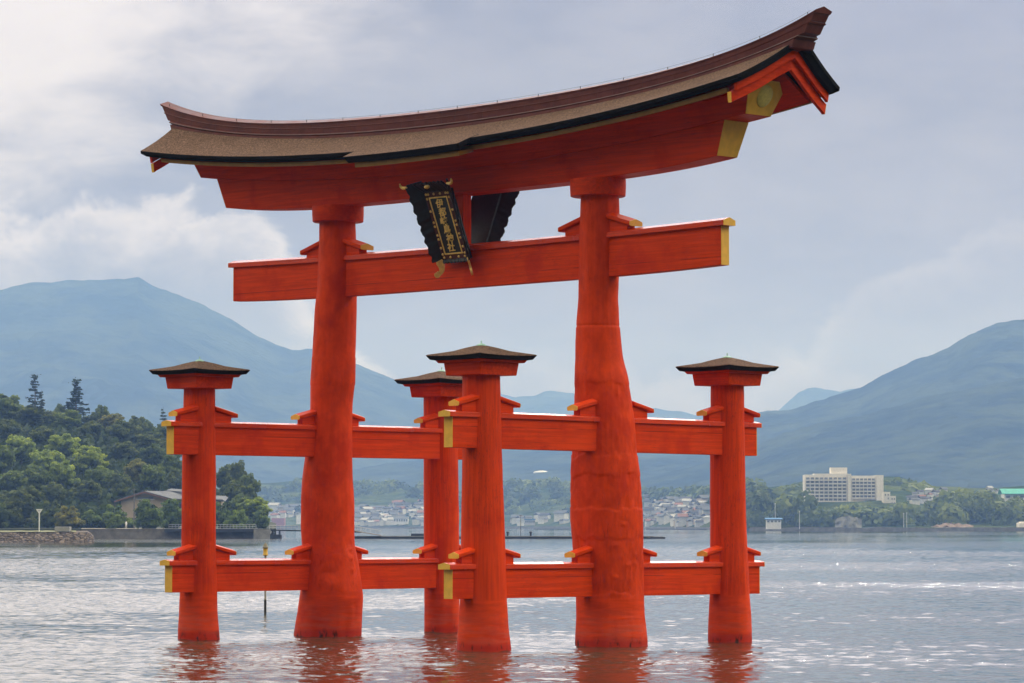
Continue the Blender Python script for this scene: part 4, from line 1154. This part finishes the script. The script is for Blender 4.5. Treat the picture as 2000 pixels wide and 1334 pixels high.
def hotel():
    root = tag(empty('hotel', W(Rof(1648, 2110), 2110, 0)), 'large pale many-storeyed hotel with balcony rows on the far right shore', 'hotel')
    inv = -np.array(root.location)
    F = 2110
    Z = lambda py: at(1650, py, F)[2]
    def B(name, m, px0, px1, y0, y1, dep, dF=0, parent=root):
        mb = MB(); frame_box(mb, px0, px1, Z(y1), Z(y0), F, dep, dF); mb.v = [tuple(np.array(v) + inv) for v in mb.v]; o = mb.build(name, m, parent); 
        return o
    wl = B('wall', CREAM, 1571.5, 1654, 927, 990, 15); wm = B('wall', CREAM, 1654.3, 1661.5, 925.5, 990, 17, -1.8); wr = B('wall', CREAM, 1661.8, 1710, 929, 990, 15)
    we = B('wall', CREAM, 1710.3, 1724.5, 928, 991, 17, -1.6)
    B('tower', CREAM, 1623, 1655, 913, 926.8, 9, 2); B('parapet', CREAM, 1590, 1653.6, 925, 926.9, 14)
    for y0, y1, x0, x1, n in ((931, 986, 1573, 1653, 9), (933, 986, 1663, 1709, 6)):
        rows_ = 7 if n == 9 else 6
        hrow = (y1 - y0) / 8.0
        for r in range(8):
            yy = y0 + r * hrow
            # balcony parapet between floors
            if r: B('balcony', CREAM, x0 - .5, x1 + .5, yy - 1.0, yy + 1.2, 1.6, -1.6)
            for c in range(n):
                if r >= rows_ - (0 if n == 9 else 0): continue
                wd = (x1 - x0) / n; xa = x0 + c * wd
                B('window', GLASS, xa + wd * .13, xa + wd * .87, yy + 1.5, yy + hrow - 1.4, .3, -.18, wl if n == 9 else wr)
    mb = MB()
    for y0, x0, x1, n in ((931, 1573, 1653, 9), (933, 1663, 1709, 6)):
        for c in range(n + 1):
            xa = x0 + c * (x1 - x0) / n; frame_box(mb, xa - .35, xa + .35, Z(986), Z(y0), F, 1.2, -1.45)
    mb.v = [tuple(np.array(v) + inv) for v in mb.v]; mb.build('balcony_partition', CREAM, root)
    for x in (1626, 1636, 1645.5): B('column', CREAM, x - .9, x + .9, 985.5, 992, 1.2, -1)
    return root
hotel()
def annex():
    F = 2085; root = tag(empty('annex_building', W(Rof(1737, F), F, 0)), 'small cream annex block at the right foot of the hotel', 'building'); inv = -np.array(root.location)
    Z = lambda py: at(1737, py, F)[2]
    def B(name, m, px0, px1, y0, y1, dep, dF=0):
        mb = MB(); frame_box(mb, px0, px1, Z(y1), Z(y0), F, dep, dF); mb.v = [tuple(np.array(v) + inv) for v in mb.v]; return mb.build(name, m, root)
    B('wall', CREAM, 1725.5, 1738, 960.5, 993, 12); B('wall', CREAM, 1738.2, 1749, 968.5, 993, 12)
    for x, y in ((1727.5, 965), (1733, 965), (1733, 972), (1740.5, 973), (1745, 973), (1740.5, 981), (1745, 981)): B('window', GLASS, x, x + 2.2, y, y + 3, .4, -.2)
annex()
def gable_house(name, px, F, zb, w, d, h, rh, wm, rm, rot, lab, cat, group=None, wins=0):
    root = tag(empty(name, W(Rof(px, F), F, zb)), lab, cat, group); root.rotation_euler = (0, 0, -YAW + 0 + rot)
    mb = MB(); mb.loft([[(-w / 2, -d / 2, -3), (w / 2, -d / 2, -3), (w / 2, d / 2, -3), (-w / 2, d / 2, -3)], [(-w / 2, -d / 2, h), (w / 2, -d / 2, h), (w / 2, d / 2, h), (-w / 2, d / 2, h)]])
    wl = mb.build('wall', wm, root)
    mb = MB(); e = .06 * w + .3
    mb.loft([[(x, -d / 2 - e, h), (x, 0, h + rh), (x, d / 2 + e, h), (x, d / 2 + e, h + .3), (x, 0, h + rh + .35), (x, -d / 2 - e, h + .3)] for x in (-w / 2 - e, w / 2 + e)])
    mb.add([(-w / 2, -d / 2, h), (-w / 2, d / 2, h), (-w / 2, 0, h + rh)], [(0, 1, 2)]); mb.add([(w / 2, -d / 2, h), (w / 2, d / 2, h), (w / 2, 0, h + rh)], [(0, 1, 2)])
    mb.build('roof', rm, root)
    for i in range(wins):
        mb = MB(); xa = -w / 2 + w * (i + .5) / wins; mb.box(xa - w / wins * .28, xa + w / wins * .28, -d / 2 - .06, -d / 2 + .1, h * .35, h * .75); mb.build('window', GLASS, wl)
    return root
gable_house('boat_house', 1510, 1862, 3.9, 8.0, 5, 2.3, .6, PALEW, ROOFB, 0, 'small white waterside hut with a blue roof left of the hotel shore', 'hut', wins=4)
gable_house('hall', 1998, 2050, at(1990, 977, 2050)[2], 25, 16, 3.6, 3.0, PALEW, ROOFT, 0, 'white hall with a turquoise roof at the far right picture edge', 'building', wins=6)
mb = MB(); frame_box(mb, 1990, 2030, .5, 4.4, 1845, 12); frame_box(mb, 1993, 2030, 4.4, 5.0, 1846, 10); tag(mb.build('storage_block', CREAM, bevel=.3), 'pale rounded block on the shore at the far right edge', 'building')
# scattered houses of the town: the first of each kind is built, the rest are copies
kinds = []
HWHITE = simple('hazy white house wall', (.62, .61, .58), .9, .1, .2, spec=.05); HROOFW = simple('pale house roof', (.42, .42, .42), .9, .1, .2, spec=.05); HORANGE = simple('faded orange house roof', (.24, .125, .085), .9, .15, .3, spec=.05)
for nm, wm, rm, lab, rot in (('house', HWHITE, ROOFG, 'tiny white house with a grey roof in the hazy far shore town', .2), ('house', GREYW, ROOFD, 'tiny grey house with a dark roof in the hazy far shore town', -.5), ('house', HWHITE, HORANGE, 'tiny white house with an orange roof in the hazy far shore town', .9),
                             ('house', TANW, ROOFG, 'tiny tan house with a grey roof in the hazy far shore town', 0), ('house', HWHITE, HROOFW, 'tiny all-white house in the hazy far shore town', .4)):
    kinds.append(gable_house(nm, 1300, 2950, 5, 10, 8, 5.5, 2.4, wm, rm, rot, lab, 'house', 'houses of the far shore town'))
free = [True] * 5
rs = np.random.RandomState(12)
def town(px0, px1, y0, y1, n, slope=0, sm=1.0):
    for _ in range(n):
        px = rs.uniform(px0, px1); py = rs.uniform(y0 + slope * (1 - (px - px0) / (px1 - px0)), y1)
        # find the distance at which the hillside shows at this height
        f0, f1 = shoreF(px), footF(px); Fb = f0 + 15
        for F in np.linspace(f0 + 12, f1 - 15, 60):
            Fb = F
            if at(px, py, F)[2] <= foot_z(px, F) + 1: break
        k = int(rs.choice(5, p=[.34, .22, .12, .12, .20])); s = rs.uniform(.5, 1.0) * sm
        if free[k]: o = kinds[k]; free[k] = False
        else: o = copy_tree(kinds[k])
        z = max(foot_z(px, Fb), at(px, py, Fb)[2] - 3)
        o.location = W(Rof(px, Fb), Fb, z); o.scale = (s * rs.uniform(.8, 1.4), s, s * rs.uniform(.8, 1.25)); o.rotation_euler = (0, 0, -YAW + rs.uniform(-.9, .9))
town(694, 832, 984, 1026, 105, 12, .9); town(1256, 1388, 978, 1026, 118, 0, .9); town(528, 592, 993, 1016, 22); town(1000, 1112, 1014, 1022, 10); town(1455, 1470, 985, 1015, 8); town(1780, 1842, 962, 984, 26, 0, .5); town(1925, 1956, 957, 968, 7, 0, .42)
def far_block(name, px0, px1, y0, y1, dF, dep, m, lab, cat, roof=None, wins=0):
    pm = (px0 + px1) / 2; F = shoreF(pm) + dF; root = tag(empty(name, W(Rof(pm, F), F, 0)), lab, cat); inv = -np.array(root.location); Z = lambda py: at(pm, py, F)[2]
    mb = MB(); frame_box(mb, px0, px1, max(0, Z(y1) - 2), Z(y0), F, dep); mb.v = [tuple(np.array(v) + inv) for v in mb.v]; mb.build('wall', m, root)
    if roof: mb = MB(); frame_box(mb, px0 - 1, px1 + 1, Z(y0) + .01, Z(y0) + 1.2, F, dep + 2, -1); mb.v = [tuple(np.array(v) + inv) for v in mb.v]; mb.build('roof', roof, root)
    for i in range(wins):
        mb = MB(); xa = px0 + (px1 - px0) * (i + .2) / wins; frame_box(mb, xa, xa + (px1 - px0) / wins * .6, Z(y0 + (y1 - y0) * .8), Z(y0 + (y1 - y0) * .3), F, .5, -.3); mb.v = [tuple(np.array(v) + inv) for v in mb.v]; mb.build('window', GLASS, root)
far_block('terminal_building', 769, 797, 1011.5, 1020, 15, 14, PALEW, 'long white two-storey quay building under the far town left of the rear pillar', 'building', ROOFW, 6)
far_block('quay_shed', 754, 770, 1017, 1021, 12, 8, PALEW, 'low white shed left of the long quay building', 'shed')
far_block('warehouse', 531, 556, 1012, 1024, 15, 20, REDW, 'red warehouse on the far shore right of the headland tip', 'warehouse')
far_block('storage_tank', 579, 588, 1006, 1020, 16, 14, PALEW, 'white upright block beside the left main pillar on the far shore', 'building')
far_block('quay_shed', 1010, 1024, 1017, 1023, 12, 9, PALEW, 'low white quay shed right of the thin lamp pole', 'shed', ROOFW)
far_block('quay_office', 1025, 1045, 1015.5, 1022, 14, 9, GREYW, 'grey quay office with a dark window band on the far shore', 'building', ROOFB, 5)
far_block('quay_kiosk', 1051, 1062, 1012, 1019, 14, 8, PALEW, 'small white raised kiosk above the far quay left of the right pillar', 'building', ROOFW)
# white dome on the hillside
bpy.context.view_layer.update()
hit = sc.ray_cast(bpy.context.evaluated_depsgraph_get(), Vector(CAM), Vector(ray(1057, 922)).normalized())
c = np.array(hit[1]) if hit[0] else at(1057, 923, 5200)
kd = float((c[:2] - CAM[:2]) @ F2[:2]) / 3900; mb = MB(); n = 24
mb.loft([[tuple(c + kd * (RT * r * 9.0 * math.cos(a) + F2 * r * 7 * math.sin(a) + np.array([0, 0, z]))) for a in np.linspace(0, 2 * math.pi, n, endpoint=False)] for r, z in ((1.0, -4), (1, -.3), (.85, .55), (.55, 1.25), (.2, 1.6))])
tag(mb.build('dome', ROOFW, smooth=40), 'white shallow dome high on the wooded hillside between pillars', 'dome')
# poles by the far shore
for px, y0, y1, F, lab in ((1561.5, 1000, 1027, 1862, 'thin pale mast on the shore below the hotel'), (1765, 1004, 1027, 1860, 'left one of two close pale masts right of the hotel'), (1771, 1003, 1027, 1862, 'right one of two close pale masts right of the hotel'), (1514, 985, 1012, 1870, 'thin mast above the blue-roofed hut')):
    a = at(px, y1, F); b = at(px, y0, F); a[2] = 1.0; mb = MB(); mb.tube([a, b], [.16, .10], 6); mb.lathe(tuple(b), [(.1, 0), (.3, .15), (.3, .4), (.05, .5)], 8)
    tag(mb.build('mast', PALEW), lab, 'mast')
# bare rock faces
for px0, px1, y0, y1, F, c_, lab in ((1630, 1682, 1008, 1029, 1868, (.15, .15, .13), 'grey bare rock face above the shore below the hotel'), (1818, 1900, 1021, 1033, 1862, (.27, .19, .14), 'reddish bare earth bank above the shore on the right')):
    m_ = simple('bare rock', tuple(x * .72 for x in c_), .95, .35, .25, bump=.6); vs = []
    for px in np.linspace(px0, px1, 24):
        col = []; top = at(px, y0 + 6 * abs(noise.noise(Vector((px * .07, 1, 2)))) + 8 * abs((px - px0) / (px1 - px0) - .5) ** 2 * 3, F)[2]
        for v in np.linspace(0, 1, 9): ff = F + 9 * v + 2.5 * noise.fractal(Vector((px * .1, v * 3, 1)), 1, 2, 4); col.append(W(Rof(px, ff), ff, top * v + .2))
        ff = F + 16; col.append(W(Rof(px, ff), ff, top)); col.append(W(Rof(px, ff), ff, .2)); vs.append(col)
    mb = MB(); mb.loft(vs); tag(mb.build('rock_face', m_, smooth=40), lab, 'rock face')
# floating oyster rafts in the bay
for px0, px1, F, lab in ((1043, 1112, 2450, 'dark floating raft far out left of the right main pillar'), (1262, 1385, 2400, 'long dark floating raft far out right of the right main pillar')):
    mb = MB()
    for k in range(5): frame_box(mb, px0 + k * .6, px1 - k * .4, .05, .5, F, .5, k * 2.2)
    for k in range(14): xa = px0 + 3 + (px1 - px0 - 6) * k / 13; frame_box(mb, xa, xa + .6, .5, .72, F, 9.5)
    tag(mb.build('oyster_raft', DARKM), lab, 'raft')

# ------------------------------------------------------------------ near shore on the left
STONE_M, g, p = mat('piled stones')
geo = g.n('ShaderNodeNewGeometry').outputs['Position']
vor = g.n('ShaderNodeTexVoronoi', {'Vector': g.map(geo, (1, 1, 1.4)), 'Scale': 1.25}); ed = g.n('ShaderNodeTexVoronoi', {'Vector': g.map(geo, (1, 1, 1.4)), 'Scale': 1.25}, feature='DISTANCE_TO_EDGE').outputs[0]
colr = g.mix(g.n('ShaderNodeSeparateColor', {0: vor.outputs['Color']}).outputs[0], (.085, .062, .050), (.24, .185, .150))
g.set(p.inputs['Base Color'], g.mix(g.ss(ed, .0, .09, 1, 0), colr, (.02, .017, .015))); p.inputs['Roughness'].default_value = .95
g.set(p.inputs['Normal'], g.n('ShaderNodeBump', {'Strength': 1., 'Distance': .25, 'Height': g.ss(ed, 0, .25)}).outputs[0])
vs = []
for px in np.linspace(-420, 186, 260):
    end = min(1, max(0, (186 - px) / 14)) ** .5; col = []
    for v in np.linspace(0, 1, 14):
        F = 604 + 2.6 * v; R = Rof(px, F); q = noise.cell(Vector((R * 1.3, v * 3.1, 2))) * .18
        q += .12 * noise.noise(Vector((R * 2., v * 6, 1)))
        col.append(W(R, F - q, (-.4 + 2.15 * v) * (.25 + .75 * end)))
    for F in (612, 640, 775): col.append(W(Rof(px, F), F, 1.78 * end + .05 * noise.noise(Vector((px, F, 1))) if F < 700 else 1.8 * end))
    vs.append(col)
mb = MB(); mb.loft(vs, closed=False, caps=False); tag(mb.build('stone_embankment', STONE_M), 'low rough embankment of piled brown stones at the left water edge', 'embankment')
GRASSM = simple('dry grass', (.16, .16, .07), 1, .3, .5)
mb = MB(); vs = [[W(Rof(px, F), F, 1.84 + .12 * noise.noise(Vector((px * .2, F, 0)))) for F in np.linspace(606.6, 772, 8)] for px in np.linspace(-420, 150, 60)]
mb.loft(vs, closed=False, caps=False); tag(mb.build('grass_bank', GRASSM, smooth=180), 'strip of dry grass on top of the stone embankment', kind='stuff')
# sea wall and path of the headland
mb = MB(); secs = []
for px in np.linspace(160, 512, 60):
    R = Rof(px, 766); secs.append([W(R, 766, -.6), W(R, 766.3, 1.55), W(R, 766.3, 2.2), W(R, 768.5, 2.2), W(R, 768.5, -.6)])
mb.loft(secs); tag(mb.build('shore_wall', simple('stained shore concrete', (.15, .135, .115), .95, .3, .5, bump=.4)), 'stained concrete wall along the headland shore behind the gate', 'wall')
PATHM = simple('pale gravel path', (.42, .37, .29), .95, .12, 1)
mb = MB(); mb.loft([[W(Rof(px, F), F, 2.27 + (0 if F < 770 else .06)) for F in (766.4, 790)] for px in np.linspace(160, 320, 20)], closed=False, caps=False); tag(mb.build('path', PATHM), kind='structure')
mb = MB(); frame_box(mb, 108, 137, 1.8, 2.75, 640, 3); tag(mb.build('stone_block', CONC, bevel=.1), 'grey stone block on the grass right of the white marker post', 'block')
# dark hedge
def hedge():
    rs = np.random.RandomState(8); n = 2600; px = rs.uniform(160, 262, n); F = rs.uniform(798, 802, n); z = rs.uniform(2.2, 4.1, n)
    C = np.array([W(Rof(a, b), b, c) for a, b, c in zip(px, F, z)]); N = rs.normal(size=(n, 3)); N /= np.linalg.norm(N, axis=1)[:, None]
    me = leaf_mesh('hedge', (C, N, rs.uniform(.2, .4, n), rs.uniform(0, .35, n)), LEAF); o = bpy.data.objects.new('hedge', me); COL.objects.link(o); o.color = (.5, .55, .55, 1)
    tag(o, 'dark clipped hedge behind the pale path on the headland', 'hedge')
hedge()
# white marker post on the embankment
root = tag(empty('marker_post', at(76.5, 1037, 622)), 'white post with a triangular head standing on the grass at the left', 'marker post')
zt, z0 = at(76, 1002, 622)[2], 1.7; pb_ = np.array(root.location)
mb = MB(); mb.tube([(0, 0, z0 - pb_[2]), (0, 0, zt - pb_[2])], .10, 8); mb.build('pole', PALEW, root)
u = RT * .62; mb = MB(); h0, h1 = zt - pb_[2] - .12, zt - pb_[2] + .72
tri = lambda o_: [tuple(F2 * o_ + np.array([0, 0, h0]) - u * .12), tuple(F2 * o_ + np.array([0, 0, h0]) + u * .12), tuple(F2 * o_ + np.array([0, 0, h1]) + u), tuple(F2 * o_ + np.array([0, 0, h1]) - u)]
mb.loft([tri(-.10), tri(-.03)]); hd = mb.build('head', PALEW, root)
mb = MB(); us_ = RT * .26; mb.loft([[tuple(F2 * o_ + np.array([0, 0, h0 + .42]) + us_ * s_ * k_) for s_, k_ in ((-.5, 1), (.5, 1))] + [tuple(F2 * o_ + np.array([0, 0, h0 + .68]) + us_ * s_) for s_ in (1, -1)] for o_ in (-.115, -.101)]); mb.build('emblem', GREYW, hd)

# tan hall with grey roof among the trees
def hall():
    F = 838; root = tag(empty('park_hall', W(Rof(285, F), F, 2.3)), 'low tan hall with a wide grey gabled roof among the headland trees', 'building'); inv = -np.array(root.location)
    P = lambda zx, zy, f: at(zx / 3.511, 700 + zy / 3.511, f)
    def q(name, m, prof, d0, d1, par=root, **k):
        mb = MB(); a = [P(x, y, F + d0) for x, y in prof]; b = [p_ + F2 * (d1 - d0) for p_ in a]
        mb.loft([[p_ + inv for p_ in a], [p_ + inv for p_ in b]]); return mb.build(name, m, par, **k)
    w = q('wall', TANW, [(830, 1120), (1160, 1120), (1160, 968), (985, 925), (830, 975)], 0, 14)
    q('window', GLASS, [(942, 965), (1050, 965), (1050, 950), (942, 950)], -.12, .2, w)
    q('lintel', PALEW, [(930, 970), (1060, 970), (1060, 966), (930, 966)], -.2, .2, w)
    EAV = simple('reddish eave board', (.24, .12, .085), .8, .15, 1)
    q('eave', EAV, [(782, 988), (782, 981), (985, 915), (985, 924)], -1.2, -.9); q('eave', EAV, [(986, 915), (986, 922), (1150, 970), (1150, 963)], -1.2, -.9)
    mb = MB()
    a = [P(x, y, F - 1) for x, y in ((782, 980), (985, 914), (1180, 968))]; sh = RT * 9.0 + F2 * 16
    for i in (0, 1):
        c = [a[i], a[i + 1], a[i + 1] + sh, a[i] + sh]; mb.loft([[p_ + inv for p_ in c], [p_ + inv + np.array([0, 0, .22]) for p_ in c]])
    mb.build('roof', ROOFG, root)
    mb = MB(); a = [P(x, y, F + 9) for x, y in ((1085, 925), (1140, 905), (1400, 925), (1420, 960), (1180, 960))]; 
    mb.loft([[p_ + inv for p_ in a], [p_ + inv + F2 * 12 + np.array([0, 0, .6]) for p_ in a]]); mb.build('roof', ROOFG, root)
    mb = MB(); a = [P(x, y, F + 4) for x, y in ((1440, 965), (1525, 968), (1545, 980), (1440, 982))]; mb.loft([[p_ + inv for p_ in a], [p_ + inv + F2 * 9 + np.array([0, 0, 1]) for p_ in a]]); mb.build('roof', ROOFG, root)
    q('wall', TANW, [(1300, 1110), (1515, 1110), (1515, 982), (1300, 975)], 6, 15)
hall()
a = at(262, 1038, 781); a[2] = 2.2; mb = MB(); top = at(262, 953, 781); mb.tube([a, top], [.17, .11], 8); mb.tube([top - RT * .5 - np.array([0, 0, .4]), top + RT * .5 - np.array([0, 0, .4])], .05, 5)
tag(mb.build('utility_pole', simple('grey pole', (.12, .115, .11), .8, .1)), 'tall thin grey utility pole in front of the tan hall', 'utility pole')

# walker on the path, a few pixels tall
def walker(px, F, z, lab):
    me = bpy.data.meshes.new('person'); V_ = [(0, 0, .95), (0, 0, 1.2), (0, 0, 1.42), (0, 0, 1.52), (0, 0, 1.66), (.2, 0, 1.4), (.26, .02, 1.13), (.25, -.1, .9), (-.2, 0, 1.4), (-.27, 0, 1.13), (-.27, -.08, .9), (.1, 0, .88), (.12, -.1, .48), (.12, .02, .05), (-.1, 0, .88), (-.1, .1, .48), (-.1, .2, .06), (.12, -.12, .03), (-.1, .07, .03)]
    E_ = [(0, 1), (1, 2), (2, 3), (3, 4), (2, 5), (5, 6), (6, 7), (2, 8), (8, 9), (9, 10), (0, 11), (11, 12), (12, 13), (13, 17), (0, 14), (14, 15), (15, 16), (16, 18)]
    me.from_pydata(V_, E_, []); me.materials.append(PALEW); me.materials.append(DARKM); o = bpy.data.objects.new('person', me); COL.objects.link(o)
    sk = o.modifiers.new('skin', 'SKIN'); R_ = [.16, .15, .17, .06, .11, .07, .05, .04, .07, .05, .04, .10, .075, .05, .10, .075, .05, .04, .04]
    for i, r in enumerate(R_): me.skin_vertices[0].data[i].radius = (r, r * .8)
    me.skin_vertices[0].data[0].use_root = True
    o.modifiers.new('sub', 'SUBSURF').levels = 1; o.location = W(Rof(px, F), F, z); o.rotation_euler = (0, 0, -YAW + .8)
    tag(o, lab, 'person')
walker(247.5, 788, 2.33, 'person in pale clothes walking on the path below the tan hall')

# ------------------------------------------------------------------ pier, gangway and pontoon
def pier():
    root = tag(empty('pier', W(Rof(420, 768), 768, 0)), 'dark low pier deck with a thin railing running along the headland shore', 'pier'); inv = -np.array(root.location); F = 764.5
    def B(name, m, px0, px1, y0, y1, dep, dF=0):
        mb = MB(); frame_box(mb, px0, px1, at(px0, y1, F)[2], at(px0, y0, F)[2], F, dep, dF); mb.v = [tuple(np.array(v) + inv) for v in mb.v]; return mb.build(name, m, root)
    B('deck', DARKM, 322, 504, 1033.0, 1038.5, 3.2); B('curb', GREYW, 322, 504, 1032.2, 1033, .3, -.05)
    mb = MB()
    for px in np.linspace(330, 500, 28): mb.tube([at(px, 1032.5, F + .3) + inv, at(px, 1024.5, F + .3) + inv], .03, 4)
    for y in (1024.5, 1028.5): mb.tube([at(330, y, F + .3) + inv, at(500, y, F + .3) + inv], .03, 4)
    mb.build('railing', GREYW, root)
pier()
def pier_head():
    root = tag(empty('pier_end', W(Rof(520, 765), 765, 0)), 'square concrete pier head with a dark bracket at the headland tip', 'pier head'); inv = -np.array(root.location); F = 764
    def B(name, m, px0, px1, y0, y1, dep, dF=0):
        mb = MB(); frame_box(mb, px0, px1, at(px0, y1, F)[2], at(px0, y0, F)[2], F, dep, dF); mb.v = [tuple(np.array(v) + inv) for v in mb.v]; return mb.build(name, m, root)
    B('block', CONC, 496, 528, 1034, 1053, 5); B('bracket', DARKM, 528.2, 549, 1044, 1052.5, 4)
    mb = MB()
    mb.tube([at(530, 1034, F + 1) + inv, at(534, 1040, F + 1) + inv, at(529, 1046, F + 1) + inv], .30, 8); mb.tube([at(546, 1036, F + 1) + inv, at(546, 1046, F + 1) + inv], .22, 8); mb.build('arm', DARKM, root)
pier_head()
def gangway():
    root = tag(empty('gangway', W(Rof(600, 766), 766, 0)), 'thin grey footbridge with railings reaching out behind the left main pillar', 'footbridge'); inv = -np.array(root.location); F = 766
    L0, L1 = (526, 1034), (706, 1038); mb = MB()
    a0, a1 = at(*L0, F) + inv, at(*L1, F) + inv; d = np.array([0, 0, .30]); s = F2 * 1.6
    mb.loft([[a0, a0 + s, a0 + s - d, a0 - d], [a1, a1 + s, a1 + s - d, a1 - d]]); mb.build('deck', DARKM, root)
    mb = MB()
    for k in np.linspace(0, 1, 26): p_ = a0 + (a1 - a0) * k; mb.tube([p_, p_ + np.array([0, 0, .95])], .03, 4)
    for h in (.5, .95): mb.tube([a0 + np.array([0, 0, h]), a1 + np.array([0, 0, h])], .035, 4)
    mb.build('railing', GREYW, root)
    b0, b1 = at(692, 1036, F - 1) + inv, at(744, 1045, F - 1) + inv; mb = MB(); mb.loft([[b0, b0 + s, b0 + s - d * .6, b0 - d * .6], [b1, b1 + s, b1 + s - d * .6, b1 - d * .6]]); mb.build('ramp', simple('worn planks', (.40, .32, .24), .9), root)
    mb = MB()
    for k in np.linspace(.05, 1, 6): p_ = b0 + (b1 - b0) * k; mb.tube([p_, p_ + np.array([0, 0, 1.0])], .03, 4)
    mb.tube([b0 + np.array([0, 0, 1.0]), b1 + np.array([0, 0, 1.0])], .03, 4); mb.build('handrail', PALEW, root)
gangway()
def pontoon():
    root = tag(empty('pontoon', W(Rof(990, 766), 766, 0)), 'long dark floating breakwater lying low behind the gate pillars', 'floating breakwater'); inv = -np.array(root.location); F = 766
    def B(name, m, px0, px1, z0, z1, dep, dF=0):
        mb = MB(); frame_box(mb, px0, px1, z0, z1, F, dep, dF); mb.v = [tuple(np.array(v) + inv) for v in mb.v]; return mb.build(name, m, root)
    B('hull', DARKM, 640, 1275, -.4, .42, 5); B('deck', CONC, 640, 1275, .43, .62, 5, -.05); B('fender', DARKM, 1275.2, 1299, -.3, .35, 4, .4)
    mb = MB()
    for k in range(5): mb.tube([at(1262 + k * 7, 1048.5, F) + inv + F2 * k * .5, at(1270 + k * 7, 1050, F) + inv + F2 * k * .5], .16, 6)
    mb.build('rope', simple('old rope', (.17, .15, .12), .9), root)
    B('ramp_end', DARKM, 803, 838, .62, 1.15, 2, .5)
pontoon()
proto = None
for px, lab in ((991.5, 'left one of two dark bollards standing on the floating breakwater'), (1036.5, 'right one of two dark bollards standing on the floating breakwater')):
    b = W(Rof(px, 768), 768, .62); mb = MB(); mb.lathe(tuple(b), [(.22, 0), (.20, .55), (.24, .6), (.34, .72), (.34, .92), (.2, 1.0), (.05, 1.03)], 10)
    tag(mb.build('bollard', DARKM, smooth=40), lab, 'bollard', 'bollards on the breakwater')
b = W(Rof(1017, 768), 768, .62); mb = MB(); mb.tube([b, b + np.array([0, 0, 4.6])], [.07, .05], 6); mb.tube([b + np.array([0, 0, 4.6]) - RT * .35, b + np.array([0, 0, 4.6]) + RT * .35], [.06, .06], 5)
tag(mb.build('lamp_pole', DARKM), 'thin dark lamp pole between the two bollards on the breakwater', 'lamp pole')
# yellow light post in the water
p0_ = at(518, 1199, 118); p0_[2] = 0; root = tag(empty('light_post', p0_), 'slim post with a yellow lantern standing in the water left of the left pillar', 'light post')
zt = at(518, 1062, 118)[2]
POST_M, g, p = mat('weathered post'); z = g.n('ShaderNodeSeparateXYZ', {0: g.n('ShaderNodeNewGeometry').outputs['Position']}).outputs[2]
g.set(p.inputs['Base Color'], g.mix(g.ss(z, .40, .46), (.018, .017, .015), (.30, .26, .21))); p.inputs['Roughness'].default_value = .8
mb = MB(); mb.lathe((0, 0, 0), [(.045, -.8), (.045, .42), (.036, .46), (.036, zt - .40)], 10); mb.build('pole', POST_M, root, smooth=40)
YEL = simple('amber lantern body', (.62, .36, .03), .4, .1, 6); CAPM = simple('lantern cap', (.22, .19, .13), .6, .2, 6)
zl = zt - .42; mb = MB(); mb.lathe((0, 0, zl), [(.05, 0), (.095, .02), (.095, .05), (.080, .07), (.080, .25), (.10, .27)], 14); mb.build('lantern', YEL, root, smooth=40)
mb = MB(); mb.lathe((0, 0, zl), [(.105, .272), (.105, .30), (.075, .33), (.07, .38), (.03, .42), (.01, .46)], 14); mb.build('cap', CAPM, root, smooth=40)

# ------------------------------------------------------------------ haze
def haze():
    m = bpy.data.materials.new('haze'); m.use_nodes = True; t = m.node_tree; t.nodes.clear(); g = NT(t)
    v = g.n('ShaderNodeVolumePrincipled', {'Color': (.275, .48, 1.0, 1), 'Density': HAZE_D, 'Anisotropy': .0, 'Absorption Color': (1, 1, 1, 1)})
    g.n('ShaderNodeOutputMaterial', {1: v.outputs[0]})
    mb = MB(); q = [W(-4600, -60, -2.4), W(4600, -60, -2.4), W(4600, 11600, -2.4), W(-4600, 11600, -2.4)]
    mb.loft([q, [p_ + np.array([0, 0, 610]) for p_ in q]]); o = mb.build('haze', m); tag(o, kind='stuff')
HAZE_D = 1.5e-4
haze()
